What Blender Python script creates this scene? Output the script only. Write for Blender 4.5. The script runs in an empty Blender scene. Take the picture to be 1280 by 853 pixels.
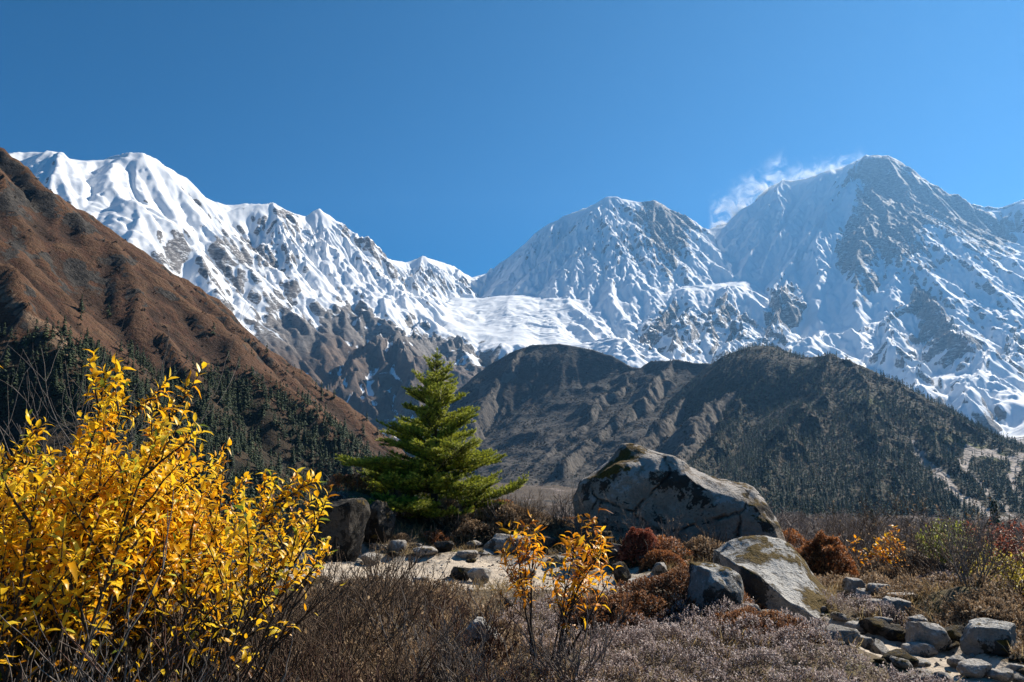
import bpy, bmesh, math, random
import numpy as np
from mathutils import Vector, Matrix, noise as mnoise

# ------------------------------------------------------------------ camera, sky, sun
scene = bpy.context.scene
COL = scene.collection
FPX = 995.6                       # focal length in photograph pixels (28 mm on 36 mm)
PITCH = math.radians(8.5)
EYE = 1.6
cam_data = bpy.data.cameras.new('camera')
cam_data.lens = 28.0
cam_data.sensor_width = 36.0
cam_data.clip_start = 0.05
cam_data.clip_end = 60000
cam = bpy.data.objects.new('camera', cam_data)
COL.objects.link(cam)
cam.location = (0, 0, EYE)
cam.rotation_euler = (math.pi/2 + PITCH, 0, 0)
scene.camera = cam

SUN_AZ, SUN_EL = math.radians(47), math.radians(37)     # azimuth clockwise from +Y (the view)
world = bpy.data.worlds.new('World')
scene.world = world
world.use_nodes = True
wn = world.node_tree.nodes
wl = world.node_tree.links
sky = wn.new('ShaderNodeTexSky')
sky.sky_type = 'NISHITA'
sky.sun_disc = False
sky.sun_elevation = SUN_EL
sky.sun_rotation = SUN_AZ
sky.altitude = 3800
sky.air_density = 1.0
sky.dust_density = 1.8
sky.ozone_density = 10.0
hsv = wn.new('ShaderNodeHueSaturation')
hsv.inputs['Saturation'].default_value = 1.47
hsv.inputs['Hue'].default_value = 0.487
wl.new(sky.outputs[0], hsv.inputs['Color'])
wl.new(hsv.outputs[0], wn['Background'].inputs['Color'])
wn['Background'].inputs['Strength'].default_value = 0.053
sun_data = bpy.data.lights.new('sun', 'SUN')
sun_data.energy = 5.0
sun_data.angle = math.radians(0.5)
sun_data.color = (1.0, 0.92, 0.80)
sun = bpy.data.objects.new('sun', sun_data)
COL.objects.link(sun)
sd = Vector((math.sin(SUN_AZ)*math.cos(SUN_EL), math.cos(SUN_AZ)*math.cos(SUN_EL), math.sin(SUN_EL)))
sun.rotation_euler = sd.to_track_quat('Z', 'Y').to_euler()
vs = scene.view_settings
vs.view_transform = 'Standard'
vs.look = 'None'
vs.exposure = 0.9
vs.gamma = 1.0
vs.use_curve_mapping = False
scene.cycles.max_bounces = 6
scene.cycles.transparent_max_bounces = 8
scene.cycles.volume_bounces = 0
scene.cycles.volume_step_rate = 0.35

# ------------------------------------------------------------------ helpers: picture rays, noise
CP, SP = math.cos(PITCH), math.sin(PITCH)

def ray(px, py):
    a, b = (px-640)/FPX, (426.5-py)/FPX
    return np.array([a, CP - b*SP, SP + b*CP])

def pt(px, py, D):
    """the place seen at (px, py) of the photograph that lies D metres away on the map"""
    v = ray(px, py)
    s = D/math.hypot(v[0], v[1])
    return np.array([v[0]*s, v[1]*s, v[2]*s + EYE])

def project(x, y, z):
    zz = z - EYE
    d = y*CP + zz*SP
    return 640 + FPX*x/d, 426.5 - FPX*(-y*SP + zz*CP)/d

_rs = np.random.RandomState(7)
_PERM = _rs.permutation(4096)
_GA = _rs.rand(4096)*2*np.pi
_GX, _GY = np.cos(_GA), np.sin(_GA)
_HR = _rs.rand(4096, 3)

def _h(ix, iy, seed=0):
    return _PERM[(ix + _PERM[(iy + seed*131) & 4095]) & 4095]

def perlin(x, y, seed=0):
    ix, iy = np.floor(x).astype(np.int64), np.floor(y).astype(np.int64)
    fx, fy = x-ix, y-iy
    u, v = fx*fx*fx*(fx*(fx*6-15)+10), fy*fy*fy*(fy*(fy*6-15)+10)
    def g(dx, dy):
        k = _h(ix+dx, iy+dy, seed)
        return _GX[k]*(fx-dx) + _GY[k]*(fy-dy)
    a, b, c, d = g(0, 0), g(1, 0), g(0, 1), g(1, 1)
    return ((a + (b-a)*u)*(1-v) + (c + (d-c)*u)*v)*1.5

def fbm(x, y, octv=5, seed=0, gain=0.5, lac=2.03):
    r, a = 0, 1.0
    for i in range(octv):
        r = r + a*perlin(x, y, seed+i)
        x, y, a = x*lac+17.3, y*lac-9.1, a*gain
    return r

def ridged(x, y, octv=5, seed=0, gain=0.5, lac=2.1):
    r, a, w = 0, 1.0, 1.0
    for i in range(octv):
        n = (1-np.abs(perlin(x, y, seed+i)))**2
        r = r + a*n*w
        w = np.clip(n*1.6, 0, 1)
        x, y, a = x*lac+5.1, y*lac+31.7, a*gain
    return r

def gullies(X, Y, H, dx, L, amp, octv=4, waves=1.4, branch=0.8, decay=0.45, seed=0):
    """ribs and gullies that run down the slope of the height field H"""
    gy, gx = np.gradient(H, dx)
    m = np.sqrt(gx*gx+gy*gy)+1e-6
    k = waves*np.clip(m/0.6, 0, 1)/m
    dxx, dyy = -gy*k, gx*k
    h = np.zeros_like(H); hx = np.zeros_like(H); hy = np.zeros_like(H)
    a, f = 1.0, 1.0/L
    for o in range(octv):
        px_, py_ = X*f + 13.7*o, Y*f - 7.9*o
        ix, iy = np.floor(px_).astype(np.int64), np.floor(py_).astype(np.int64)
        fx, fy = px_-ix, py_-iy
        ddx, ddy = dxx + hy*branch*-1, dyy + hx*branch
        va = np.zeros_like(H); vb = np.zeros_like(H); wt = np.zeros_like(H)
        for i in (-1, 0, 1, 2):
            for j in (-1, 0, 1, 2):
                r = _HR[_h(ix+i, iy+j, seed+o)]
                qx, qy = fx-i-(r[..., 0]-.5)*.8, fy-j-(r[..., 1]-.5)*.8
                w = np.exp(-2*(qx*qx+qy*qy))
                mg = (qx*ddx+qy*ddy)*2*np.pi
                va += np.cos(mg)*w; vb -= np.sin(mg)*w; wt += w
        va /= wt; vb /= wt
        rr = np.sqrt(va*va+vb*vb)             # sharp crests and sharp gully floors
        h += a*np.minimum(rr*1.25, 1)*(1-2*np.abs(np.arctan2(vb, va))/np.pi)
        hx += a*vb*ddx; hy += a*vb*ddy
        a *= decay; f *= 2
    return h*amp*sstep(0.2, 0.75, m)*1.2

def tps(ctrl, X, Y, lam=0.0):
    c = np.array(ctrl, float)
    n = len(c)
    s = 1000.0
    P = c[:, :2]/s
    d2 = ((P[:, None]-P[None])**2).sum(-1)
    K = 0.5*d2*np.log(d2+1e-12) + lam*np.eye(n)
    A = np.zeros((n+3, n+3))
    A[:n, :n] = K; A[:n, n] = 1; A[:n, n+1:] = P; A[n, :n] = 1; A[n+1:, :n] = P.T
    w = np.linalg.solve(A, np.r_[c[:, 2], 0, 0, 0])
    x, y = X/s, Y/s
    r = w[n] + w[n+1]*x + w[n+2]*y
    for i in range(n):
        d = (x-P[i, 0])**2 + (y-P[i, 1])**2
        r = r + w[i]*0.5*d*np.log(d+1e-12)
    return r

def ridge_field(X, Y, poly, s0, s1, L, right=1.0, cap=0.0):
    """surface that falls away on both sides of a 3-D crest line; also the distance to the crest"""
    best = np.full(X.shape, 1e9); H = np.full(X.shape, -1e9)
    for a, b in zip(poly[:-1], poly[1:]):
        vx, vy = b[0]-a[0], b[1]-a[1]
        tr = ((X-a[0])*vx+(Y-a[1])*vy)/(vx*vx+vy*vy+1e-9); t = np.clip(tr, 0, 1)
        d = np.sqrt((X-a[0]-t*vx)**2+(Y-a[1]-t*vy)**2)
        best = np.minimum(best, d)
        drop = s1*d + (s0-s1)*L*(1-np.exp(-d/L))
        if cap and b is poly[-1]:     # the flank ends with the crest
            drop = drop + cap*np.maximum(tr-1, 0)*math.hypot(vx, vy)
        if right != 1.0:        # one flank steeper than the other
            sd_ = (vx*(Y-a[1])-vy*(X-a[0]))/math.hypot(vx, vy)
            drop = drop*(1+(right-1)*sstep(0, 40, sd_))
        H = np.maximum(H, a[2]+t*(b[2]-a[2]) - drop)
    return H, best

def smax(a, b, k):
    h = np.clip(0.5+0.5*(a-b)/k, 0, 1)
    return b+(a-b)*h+k*h*(1-h)

def sstep(a, b, x):
    t = np.clip((x-a)/(b-a), 0, 1)
    return t*t*(3-2*t)

def soften(H, n):
    H = H.copy()
    for _ in range(n):
        H[1:-1, 1:-1] = (H[1:-1, 1:-1]*4+H[:-2, 1:-1]+H[2:, 1:-1]+H[1:-1, :-2]+H[1:-1, 2:])/8
    return H

def link(o, parent=None):
    COL.objects.link(o)
    if parent is not None:
        o.parent = parent
    return o

def mesh_np(name, V, faces, material, attrs=None, smooth=True, nside=4):
    """one mesh from numpy arrays: V (n,3), faces (m,nside)"""
    me = bpy.data.meshes.new(name)
    V = np.ascontiguousarray(V, np.float32); faces = np.ascontiguousarray(faces, np.int32)
    me.vertices.add(len(V)); me.vertices.foreach_set('co', V.ravel())
    m = len(faces)
    me.loops.add(m*nside); me.loops.foreach_set('vertex_index', faces.ravel())
    me.polygons.add(m)
    me.polygons.foreach_set('loop_start', np.arange(0, m*nside, nside, dtype=np.int32))
    me.polygons.foreach_set('loop_total', np.full(m, nside, np.int32))
    me.polygons.foreach_set('use_smooth', np.full(m, smooth, bool))
    me.update(calc_edges=True)
    for k, a in (attrs or {}).items():
        a = np.asarray(a, np.float32)
        if a.ndim == 1:
            me.attributes.new(k, 'FLOAT', 'POINT').data.foreach_set('value', a)
        else:
            me.attributes.new(k, 'FLOAT_VECTOR', 'POINT').data.foreach_set('vector', a.ravel())
    if material:
        me.materials.append(material)
    return me

def grid_object(name, X, Y, Z, material, attrs=None, keep=None, kind='structure'):
    ny, nx = X.shape
    idx = np.arange(nx*ny).reshape(ny, nx)
    f = np.stack([idx[:-1, :-1], idx[:-1, 1:], idx[1:, 1:], idx[1:, :-1]], -1)
    if keep is not None:
        kq = keep[:-1, :-1] & keep[1:, 1:] & keep[:-1, 1:] & keep[1:, :-1]
        f = f[kq]
    f = f.reshape(-1, 4)
    used = np.unique(f)
    re = np.full(nx*ny, -1); re[used] = np.arange(len(used))
    V = np.stack([X.ravel(), Y.ravel(), Z.ravel()], -1)[used]
    at = {k: a.reshape(nx*ny, -1)[used].squeeze() for k, a in (attrs or {}).items()}
    me = mesh_np(name, V, re[f], material, at)
    o = link(bpy.data.objects.new(name, me))
    if kind:
        o['kind'] = kind
    return o

# ------------------------------------------------------------------ node helpers
class NT:
    def __init__(s, name, rough=0.9):
        s.m = bpy.data.materials.new(name); s.m.use_nodes = True
        s.n = s.m.node_tree.nodes; s.l = s.m.node_tree.links
        s.b = s.n['Principled BSDF']
        s.b.inputs['Roughness'].default_value = rough
        s.b.inputs['Specular IOR Level'].default_value = 0.2
    def put(s, sock, v):
        if hasattr(v, 'is_linked') or hasattr(v, 'links'):
            s.l.new(v, sock)
        elif isinstance(v, (tuple, list)) and len(v) == 3 and sock.type == 'RGBA':
            sock.default_value = (*v, 1)
        else:
            sock.default_value = v
    def math(s, op, a, b=0.0, c=0.0, clamp=False):
        n = s.n.new('ShaderNodeMath'); n.operation = op; n.use_clamp = clamp
        s.put(n.inputs[0], a); s.put(n.inputs[1], b); s.put(n.inputs[2], c)
        return n.outputs[0]
    def mix(s, f, a, b, mode='MIX'):
        n = s.n.new('ShaderNodeMix'); n.data_type = 'RGBA'; n.blend_type = mode
        s.put(n.inputs[0], f); s.put(n.inputs[6], a); s.put(n.inputs[7], b)
        return n.outputs[2]
    def attr(s, k):
        n = s.n.new('ShaderNodeAttribute'); n.attribute_name = k
        return n.outputs['Fac']
    def pos(s):
        return s.n.new('ShaderNodeNewGeometry').outputs['Position']
    def obj(s):
        return s.n.new('ShaderNodeTexCoord').outputs['Object']
    def normal_z(s):
        g = s.n.new('ShaderNodeNewGeometry'); x = s.n.new('ShaderNodeSeparateXYZ')
        s.l.new(g.outputs['Normal'], x.inputs[0]); return x.outputs[2]
    def noise(s, vec, scale, detail=4, rough=0.55, dist=0.0, kind='FBM'):
        n = s.n.new('ShaderNodeTexNoise'); n.noise_dimensions = '3D'; n.noise_type = kind
        s.l.new(vec, n.inputs['Vector'])
        n.inputs['Scale'].default_value = scale; n.inputs['Detail'].default_value = detail
        n.inputs['Roughness'].default_value = rough; n.inputs['Distortion'].default_value = dist
        return n.outputs['Fac']
    def voro(s, vec, scale, out='Distance', rand=1.0):
        n = s.n.new('ShaderNodeTexVoronoi'); s.l.new(vec, n.inputs['Vector'])
        n.inputs['Scale'].default_value = scale; n.inputs['Randomness'].default_value = rand
        return n.outputs[out]
    def ramp(s, f, *stops):
        n = s.n.new('ShaderNodeValToRGB'); s.put(n.inputs[0], f)
        e = n.color_ramp.elements
        while len(e) < len(stops):
            e.new(0.5)
        for k, (p, c) in zip(e, stops):
            k.position = p; k.color = (*c, 1) if len(c) == 3 else c
        return n.outputs[0]
    def rng(s, f, a, b, c=0.0, d=1.0, smooth=False):
        n = s.n.new('ShaderNodeMapRange'); n.interpolation_type = 'SMOOTHSTEP' if smooth else 'LINEAR'
        s.put(n.inputs[0], f)
        for i, v in enumerate((a, b, c, d)):
            n.inputs[i+1].default_value = v
        return n.outputs[0]
    def bump(s, h, strength=0.5, dist=1.0, normal=None):
        n = s.n.new('ShaderNodeBump'); s.put(n.inputs['Height'], h)
        n.inputs['Strength'].default_value = strength; n.inputs['Distance'].default_value = dist
        if normal is not None:
            s.l.new(normal, n.inputs['Normal'])
        return n.outputs[0]
    def out(s, color, normal=None, rough=None):
        s.put(s.b.inputs['Base Color'], color)
        if normal is not None:
            s.l.new(normal, s.b.inputs['Normal'])
        if rough is not None:
            s.put(s.b.inputs['Roughness'], rough)
        return s.m
# ------------------------------------------------------------------ the snow mountains
def snow_mountains():
    dx = 8.0
    x = np.arange(-6200, 6500, dx); y = np.arange(2500, 9100, dx)
    X, Y = np.meshgrid(x, y)
    P = lambda L: [pt(*q) for q in L]
    skyL = P([(-260, 250, 4700), (-90, 215, 4800), (20, 192, 5000), (60, 196, 5000), (100, 203, 5050), (125, 203, 5050), (150, 194, 5000), (162, 191, 5000), (180, 192, 5000),
              (195, 199, 5030), (213, 213, 5080), (232, 222, 5120), (250, 242, 5200), (268, 259, 5260), (285, 264, 5300),
              (300, 260, 5350), (322, 256, 5400), (340, 253, 5450), (355, 262, 5550), (375, 269, 5650), (388, 272, 5700),
              (394, 263, 5720), (402, 261, 5740), (412, 271, 5800), (430, 286, 5900), (450, 305, 6050), (470, 317, 6200),
              (488, 325, 6350), (510, 328, 6500), (528, 321, 6600), (545, 325, 6750), (565, 333, 6950), (590, 347, 7250), (598, 348, 7350)])
    skyM = P([(598, 348, 7350), (625, 337, 7350), (633, 330, 7330), (650, 310, 7350), (668, 293, 7400), (688, 280, 7430), (705, 271, 7450), (725, 264, 7470),
              (745, 253, 7480), (757, 246, 7500), (770, 246, 7520), (785, 252, 7540), (800, 253, 7580), (820, 250, 7600), (835, 258, 7680),
              (855, 272, 7800), (875, 284, 7950), (885, 288, 8050), (900, 280, 8100), (910, 278, 8120), (933, 269, 8150), (956, 249, 8180), (979, 225, 8200)])
    skyR = P([(979, 225, 8200), (990, 226, 8190), (1008, 223, 8170), (1031, 214, 8140), (1054, 208, 8100), (1071, 200, 8060), (1097, 196, 8050), (1110, 197, 8060),
              (1118, 201, 8080), (1130, 208, 8100), (1143, 214, 8150), (1156, 226, 8200), (1169, 236, 8250), (1182, 246, 8300), (1202, 252, 8350),
              (1228, 259, 8400), (1248, 260, 8400), (1264, 255, 8400), (1280, 249, 8400), (1340, 235, 8350), (1430, 250, 8200), (1560, 300, 8000)])
    ridges = [                       # polyline, slope by the crest, slope far out, fall-off length
        (skyL, 1.15, 0.45, 450), (skyM, 1.0, 0.40, 600), (skyR[6:], 1.5, 0.40, 700), (skyR[:6], 0.86, 0.4, 700),
        # the great rib below the summit
        (P([(1075, 199, 8060), (1079, 229, 7820), (1064, 272, 7520), (1048, 298, 7250), (1018, 324, 6900), (1000, 345, 6500), (985, 356, 6150)]), 0.95, 0.5, 500),
        (P([(979, 225, 8200), (950, 290, 7700), (930, 325, 7200)]), 0.45, 0.4, 500),
        # shoulder on the right of the face
        (P([(1169, 236, 8250), (1182, 282, 7700), (1208, 306, 7350), (1223, 321, 7100), (1212, 350, 6800)]), 1.1, 0.5, 400),
        (P([(1248, 260, 8400), (1262, 310, 7800), (1250, 350, 7100), (1245, 366, 6800), (1267, 392, 6400)]), 1.0, 0.5, 350),
        # lower rock ribs on the right
        (P([(1126, 385, 6150), (1143, 364, 5950), (1165, 380, 5650), (1190, 405, 5300), (1212, 428, 5000), (1228, 445, 4800), (1232, 470, 4500)]), 1.2, 0.5, 260),
        (P([(1143, 364, 5950), (1120, 392, 5650), (1108, 410, 5350), (1120, 440, 4900), (1150, 475, 4400)]), 0.9, 0.5, 240),
        (P([(1105, 400, 5600), (1075, 415, 5350), (1031, 418, 5250), (995, 430, 5000), (975, 450, 4700)]), 0.55, 0.5, 300),
        # rock nose at the lip of the hanging snow and the ribs under it
        (P([(979, 351, 6100), (985, 375, 5800), (975, 405, 5400), (950, 440, 4900)]), 1.2, 0.55, 240),
        (P([(840, 372, 5900), (826, 392, 5600), (812, 420, 5200), (806, 445, 4800)]), 1.0, 0.5, 220),
        (P([(905, 360, 6000), (900, 390, 5600), (880, 425, 5100)]), 0.8, 0.5, 220),
        # middle peak: ribs
        (P([(757, 246, 7500), (740, 290, 7200), (715, 330, 6950)]), 0.6, 0.4, 350),
        (P([(820, 250, 7600), (812, 290, 7300), (825, 325, 6900), (850, 345, 6600)]), 0.9, 0.5, 350),
        (P([(668, 293, 7400), (650, 330, 7050), (640, 355, 6700)]), 0.9, 0.5, 300),
        (P([(885, 288, 8050), (893, 320, 7500), (880, 345, 7000)]), 0.5, 0.5, 350),
        # left massif: the ribs
        (P([(340, 253, 5450), (318, 285, 5250), (300, 305, 5100), (275, 330, 4800), (262, 360, 4500), (280, 395, 4200)]), 1.0, 0.5, 300),
        (P([(402, 261, 5740), (395, 290, 5550), (410, 325, 5350), (425, 352, 5050), (400, 375, 4750), (370, 420, 4300), (345, 455, 4000)]), 0.9, 0.5, 300),
        (P([(455, 372, 4950), (440, 410, 4600), (420, 455, 4150), (400, 500, 3800)]), 0.85, 0.5, 250),
        (P([(528, 321, 6600), (520, 345, 6200), (505, 360, 5900)]), 0.8, 0.5, 250),
        (P([(470, 317, 6200), (478, 340, 5900), (486, 356, 5600)]), 0.8, 0.5, 200),
        (P([(430, 286, 5900), (445, 315, 5600), (452, 338, 5350)]), 0.8, 0.5, 200),
        (P([(565, 333, 6950), (570, 352, 6600)]), 0.7, 0.5, 200),
        (P([(285, 264, 5300), (262, 290, 5050), (240, 305, 4800)]), 0.6, 0.5, 250),
        (P([(355, 390, 4700), (335, 415, 4350), (320, 440, 4000)]), 0.8, 0.5, 200),
        (P([(520, 400, 4850), (505, 420, 4550), (470, 445, 4200)]), 0.7, 0.5, 200),
        (P([(580, 420, 4750), (565, 440, 4450), (560, 460, 4200)]), 0.6, 0.5, 200),
        (P([(1212, 350, 6800), (1195, 375, 6350), (1190, 400, 5900)]), 0.8, 0.5, 250),
        (P([(1228, 259, 8400), (1225, 290, 7950), (1205, 300, 7600)]), 0.9, 0.5, 250),
        (P([(1097, 196, 8050), (1105, 240, 7850), (1098, 290, 7600), (1075, 345, 7150)]), 0.9, 0.6, 200),
        (P([(1130, 208, 8100), (1140, 260, 7800), (1128, 310, 7450)]), 0.9, 0.6, 200),
        (P([(1228, 445, 4800), (1215, 470, 4400), (1205, 500, 4050)]), 0.8, 0.5, 200),
        (P([(1290, 400, 6000), (1265, 430, 5400), (1262, 455, 4900)]), 0.9, 0.5, 250),
        (P([(930, 395, 5500), (920, 420, 5100), (905, 445, 4700)]), 0.8, 0.5, 180),
        (P([(865, 385, 5600), (850, 410, 5200), (845, 440, 4800)]), 0.8, 0.5, 180),
        # the brown pyramid in front of the left massif
        (P([(545, 425, 4500), (520, 425, 4300), (492, 418, 4100), (470, 430, 3950), (440, 455, 3800), (400, 490, 3600)]), 1.0, 0.6, 260),
        (P([(492, 418, 4100), (505, 445, 3850), (525, 485, 3550), (545, 540, 3250)]), 1.1, 0.7, 260),
    ]
    base = P([(100, 270, 4250), (200, 345, 3800), (240, 300, 4350), (60, 240, 4400), (300, 430, 3700), (300, 385, 4150), (255, 385, 3900), (330, 300, 5000), (370, 320, 5250),
              (345, 400, 4350), (430, 520, 3300), (460, 345, 5300), (480, 360, 5350), (440, 445, 4000), (520, 470, 3900), (560, 455, 4050), (600, 470, 3950),
              (560, 395, 5300), (530, 372, 5500), (600, 370, 6100), (640, 430, 4500), (640, 400, 5200), (640, 366, 6350), (700, 432, 4600),
              (700, 402, 5200), (710, 362, 6300), (720, 350, 6650), (800, 457, 4250), (790, 425, 4700), (780, 378, 5800), (790, 345, 6650),
              (860, 452, 4400), (900, 455, 4400), (860, 362, 6000), (900, 360, 6000), (930, 357, 6050), (900, 352, 6600), (950, 340, 6750), (900, 322, 7450),
              (1040, 442, 4800), (1050, 395, 6000), (1090, 378, 6850), (1050, 362, 6750), (1100, 340, 7220), (1100, 300, 7520), (1130, 250, 7900), (1160, 330, 7150), (1175, 370, 6500), (1250, 545, 3600), (1240, 500, 4150),
              (1220, 465, 4550), (1270, 470, 4600), (1250, 425, 5500), (1275, 360, 6800), (1330, 520, 3900), (1400, 400, 6000), (1150, 480, 4200), (1060, 480, 4000), (960, 480, 4000), (-200, 350, 3500), (-150, 280, 4200)])
    base += [(-3500, 2500, 300), (-1500, 2500, 40), (0, 2500, 30), (1500, 2500, 30), (3500, 2500, 100), (-700, 2900, 60), (600, 3200, 120), (1700, 3000, 120)]
    sub = lambda r: r[::2] if len(r) > 8 else r
    ctrl = base + [p for r in ridges[:4] for p in sub(r[0])]
    for r in ridges[4:]:
        n = len(r[0])
        for i, p in enumerate(r[0]):
            if i: ctrl.append(p - np.array([0, 0, min(110.0, 60.0*i)]))
    for sk in (skyL, skyM, skyR):              # the far side falls away again
        for p in sk[::3]:
            e = math.hypot(p[0], p[1])
            for k, dz in ((700, 520), (1500, 1000)):
                ctrl.append(np.array([p[0]*(1+k/e), p[1]*(1+k/e), p[2]-dz]))
    # keep control points apart
    cc = []
    for p in ctrl:
        if all((p[0]-q[0])**2+(p[1]-q[1])**2 > 60**2 for q in cc):
            cc.append(p)
    c4 = slice(None, None, 4)
    small = tps(cc, X[::4, ::4], Y[::4, ::4], 0.002)
    # bilinear up-sampling of the smooth base
    def up(a):
        yy = np.arange(X.shape[0])/4.0; xx = np.arange(X.shape[1])/4.0
        y0 = np.clip(yy.astype(int), 0, a.shape[0]-2); x0 = np.clip(xx.astype(int), 0, a.shape[1]-2)
        fy = (yy-y0)[:, None]; fx = (xx-x0)[None]
        return (a[y0][:, x0]*(1-fy)+a[y0+1][:, x0]*fy)*(1-fx)+(a[y0][:, x0+1]*(1-fy)+a[y0+1][:, x0+1]*fy)*fx
    H = up(small) - 25
    wx = X + 60*fbm(X/420, Y/420, 4, 11); wy = Y + 60*fbm(X/420, Y/420, 4, 23)
    D0 = np.full(X.shape, 1e9)
    for k, (poly, s0, s1, L) in enumerate(ridges):
        s1 = max(0.75, 0.75*s0)
        far = k > 3
        h, d = ridge_field(wx if far else X+0.35*(wx-X), wy if far else Y+0.35*(wy-Y), poly, s0, s1, L, 1.0, 2.6 if k == 3 else 0.0)
        if k <= 3:
            D0 = np.minimum(D0, d)
        H = smax(h, H, 18.0)
    # ribs, flutes and roughness
    rng_ = np.sqrt(X*X+Y*Y)
    damp = sstep(0, 220, D0)
    Hs = H.copy()
    for _ in range(6):
        Hs[1:-1, 1:-1] = (Hs[1:-1, 1:-1]*4+Hs[:-2, 1:-1]+Hs[2:, 1:-1]+Hs[1:-1, :-2]+Hs[1:-1, 2:])/8
    px, py = project(X, Y, H)
    def blob(bx, by, rx, ry, rot=0.0):
        c, s = math.cos(math.radians(rot)), math.sin(math.radians(rot))
        u, v = (px-bx)*c+(py-by)*s, -(px-bx)*s+(py-by)*c
        return np.exp(-((u/rx)**2+(v/ry)**2))
    craggy = np.clip(0.25 + blob(900, 410, 90, 40) + blob(1190, 420, 90, 60) + blob(310, 330, 60, 60) + blob(1110, 270, 60, 70) + blob(1240, 320, 60, 70)
                     + blob(830, 320, 60, 40) + blob(340, 410, 120, 50) + blob(520, 440, 160, 30, 15) + blob(820, 420, 30, 40), 0, 1)
    H = H + gullies(X, Y, Hs, dx, 480, 36, 2, 1.5, 0.7, 0.5, 3)*(0.25+0.75*damp)
    H = H + gullies(X, Y, H, dx, 150, 6.5, 2, 1.8, 0.8, 0.45, 9)*(0.3+0.7*damp)*(0.4+0.6*craggy)
    H = H + craggy*(ridged(wx/380, wy/380, 6, 40, 0.5)-0.9)*20*(0.2+0.8*damp) + fbm(X/90, Y/90, 3, 60)*2
    flute = np.clip(blob(735, 305, 120, 55) + blob(385, 310, 60, 40) + blob(520, 345, 60, 25) + 0.5*blob(990, 290, 60, 60) + 0.6*blob(1150, 300, 80, 60), 0, 1)
    H = H + flute*gullies(X, Y, soften(H, 4), dx, 190, 28, 2, 2.4, 0.35, 0.5, 29)*(0.1+0.9*damp)
    H = H + craggy*gullies(X, Y, H, dx, 70, 2.5, 2, 1.5, 0.6, 0.5, 19)
    # crevassed ice on the glaciers
    ice = np.clip(blob(700, 385, 110, 32, 6)+blob(860, 410, 120, 35, 0)+blob(130, 250, 130, 55, 30)+blob(560, 385, 80, 16, 22)+blob(930, 400, 60, 40), 0, 1)
    tongue = np.clip(blob(790, 430, 60, 25)+blob(870, 415, 70, 28)+0.7*blob(690, 405, 70, 16, 8), 0, 1)
    H = H + ice*fbm(wx/210, wy/210, 3, 80)*12 + tongue*(ridged(wx/130, wy/60, 4, 84)-0.8)*20 + blob(130, 250, 150, 60, 30)*(fbm(wx/190, wy/190, 4, 88)*22+np.abs(perlin(wx/70, wy/70, 89))*10)
    gy, gx = np.gradient(soften(H, 4), dx)
    slope = np.sqrt(gx*gx+gy*gy)
    px, py = project(X, Y, H)
    lap = np.zeros_like(H); Hq = soften(H, 7)
    lap[1:-1, 1:-1] = (Hq[:-2, 1:-1]+Hq[2:, 1:-1]+Hq[1:-1, :-2]+Hq[1:-1, 2:]-4*Hq[1:-1, 1:-1])/dx
    # how bare the rock is (0 snow ... 1 rock)
    rock = 0.75*sstep(1.0, 1.75, slope) - 0.22 + 0.22*craggy + 0.30*np.clip(-lap*3.0, -1, 1)*sstep(0.5, 1.0, slope) + 0.26*fbm(X/260, Y/160, 5, 90) + 0.05*fbm(X/45, Y/45, 3, 95)
    for b in [(832, 274, 32, 22, 35, 1.6), (845, 325, 50, 22, 40, .5), (1112, 262, 40, 66, -15, 1.7), (1062, 308, 22, 42, 25, 1.3), (1190, 262, 55, 20, 28, 1.3),
              (1080, 340, 22, 22, 0, .45), (1240, 290, 40, 35, 40, .45), (1250, 400, 50, 40, 30, .3), (1160, 400, 20, 40, -20, .6), (1190, 440, 20, 40, -30, .6), (980, 378, 20, 26, -20, .8),
              (1085, 375, 12, 25, 35, .5), (1060, 385, 9, 22, 40, .5), (825, 405, 16, 35, 25, .6), (905, 385, 16, 16, 0, .5), (360, 268, 22, 8, 15, .7), (300, 325, 25, 30, 0, .55), (200, 330, 40, 18, 10, .5),
              (270, 310, 15, 30, 30, .5), (1150, 370, 14, 14, 0, .6), (330, 390, 60, 40, 0, .3), (240, 245, 16, 8, 10, .5), (140, 240, 14, 8, 10, .4)]:
        rock += b[5]*blob(*b[:5])
    for b in [(1000, 280, 45, 60, 30, .9), (930, 320, 55, 45, 0, .9), (1055, 262, 12, 30, 20, .6), (700, 310, 50, 40, 0, .45), (400, 310, 40, 30, 20, .6), (1060, 425, 60, 16, 0, .6), (1235, 480, 60, 22, 25, .9), (500, 370, 60, 18, 22, .6), (150, 225, 90, 40, 20, .4),
              (700, 385, 110, 35, 5, .35), (1040, 380, 30, 40, 0, .2), (1150, 300, 40, 25, 0, .2)]:
        rock -= b[5]*blob(*b[:5])
    # where the snow ends and brown ground begins, by the line seen from below
    line = np.interp(px, [0, 200, 260, 300, 340, 380, 420, 460, 510, 570, 640, 700, 800, 1000, 1180, 1210, 1240, 1300], [440, 440, 440, 420, 405, 392, 372, 385, 402, 415, 428, 470, 490, 500, 505, 510, 512, 520])
    low = sstep(-28, 42, py - line + 22*fbm(X/260, Y/260, 5, 120) - 26*np.clip(perlin(X/120, Y/120, 77), 0, 1))
    grass = sstep(8, 70, py - line + 20*fbm(X/300, Y/300, 4, 130))
    az = np.degrees(np.arctan2(X, Y))
    keep = (np.abs(az) < 40) & (rng_ < 9250)
    return grid_object('snow_mountains', X, Y, H, mat_mountain(), dict(rock=rock, low=low, grass=grass), keep)

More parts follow.
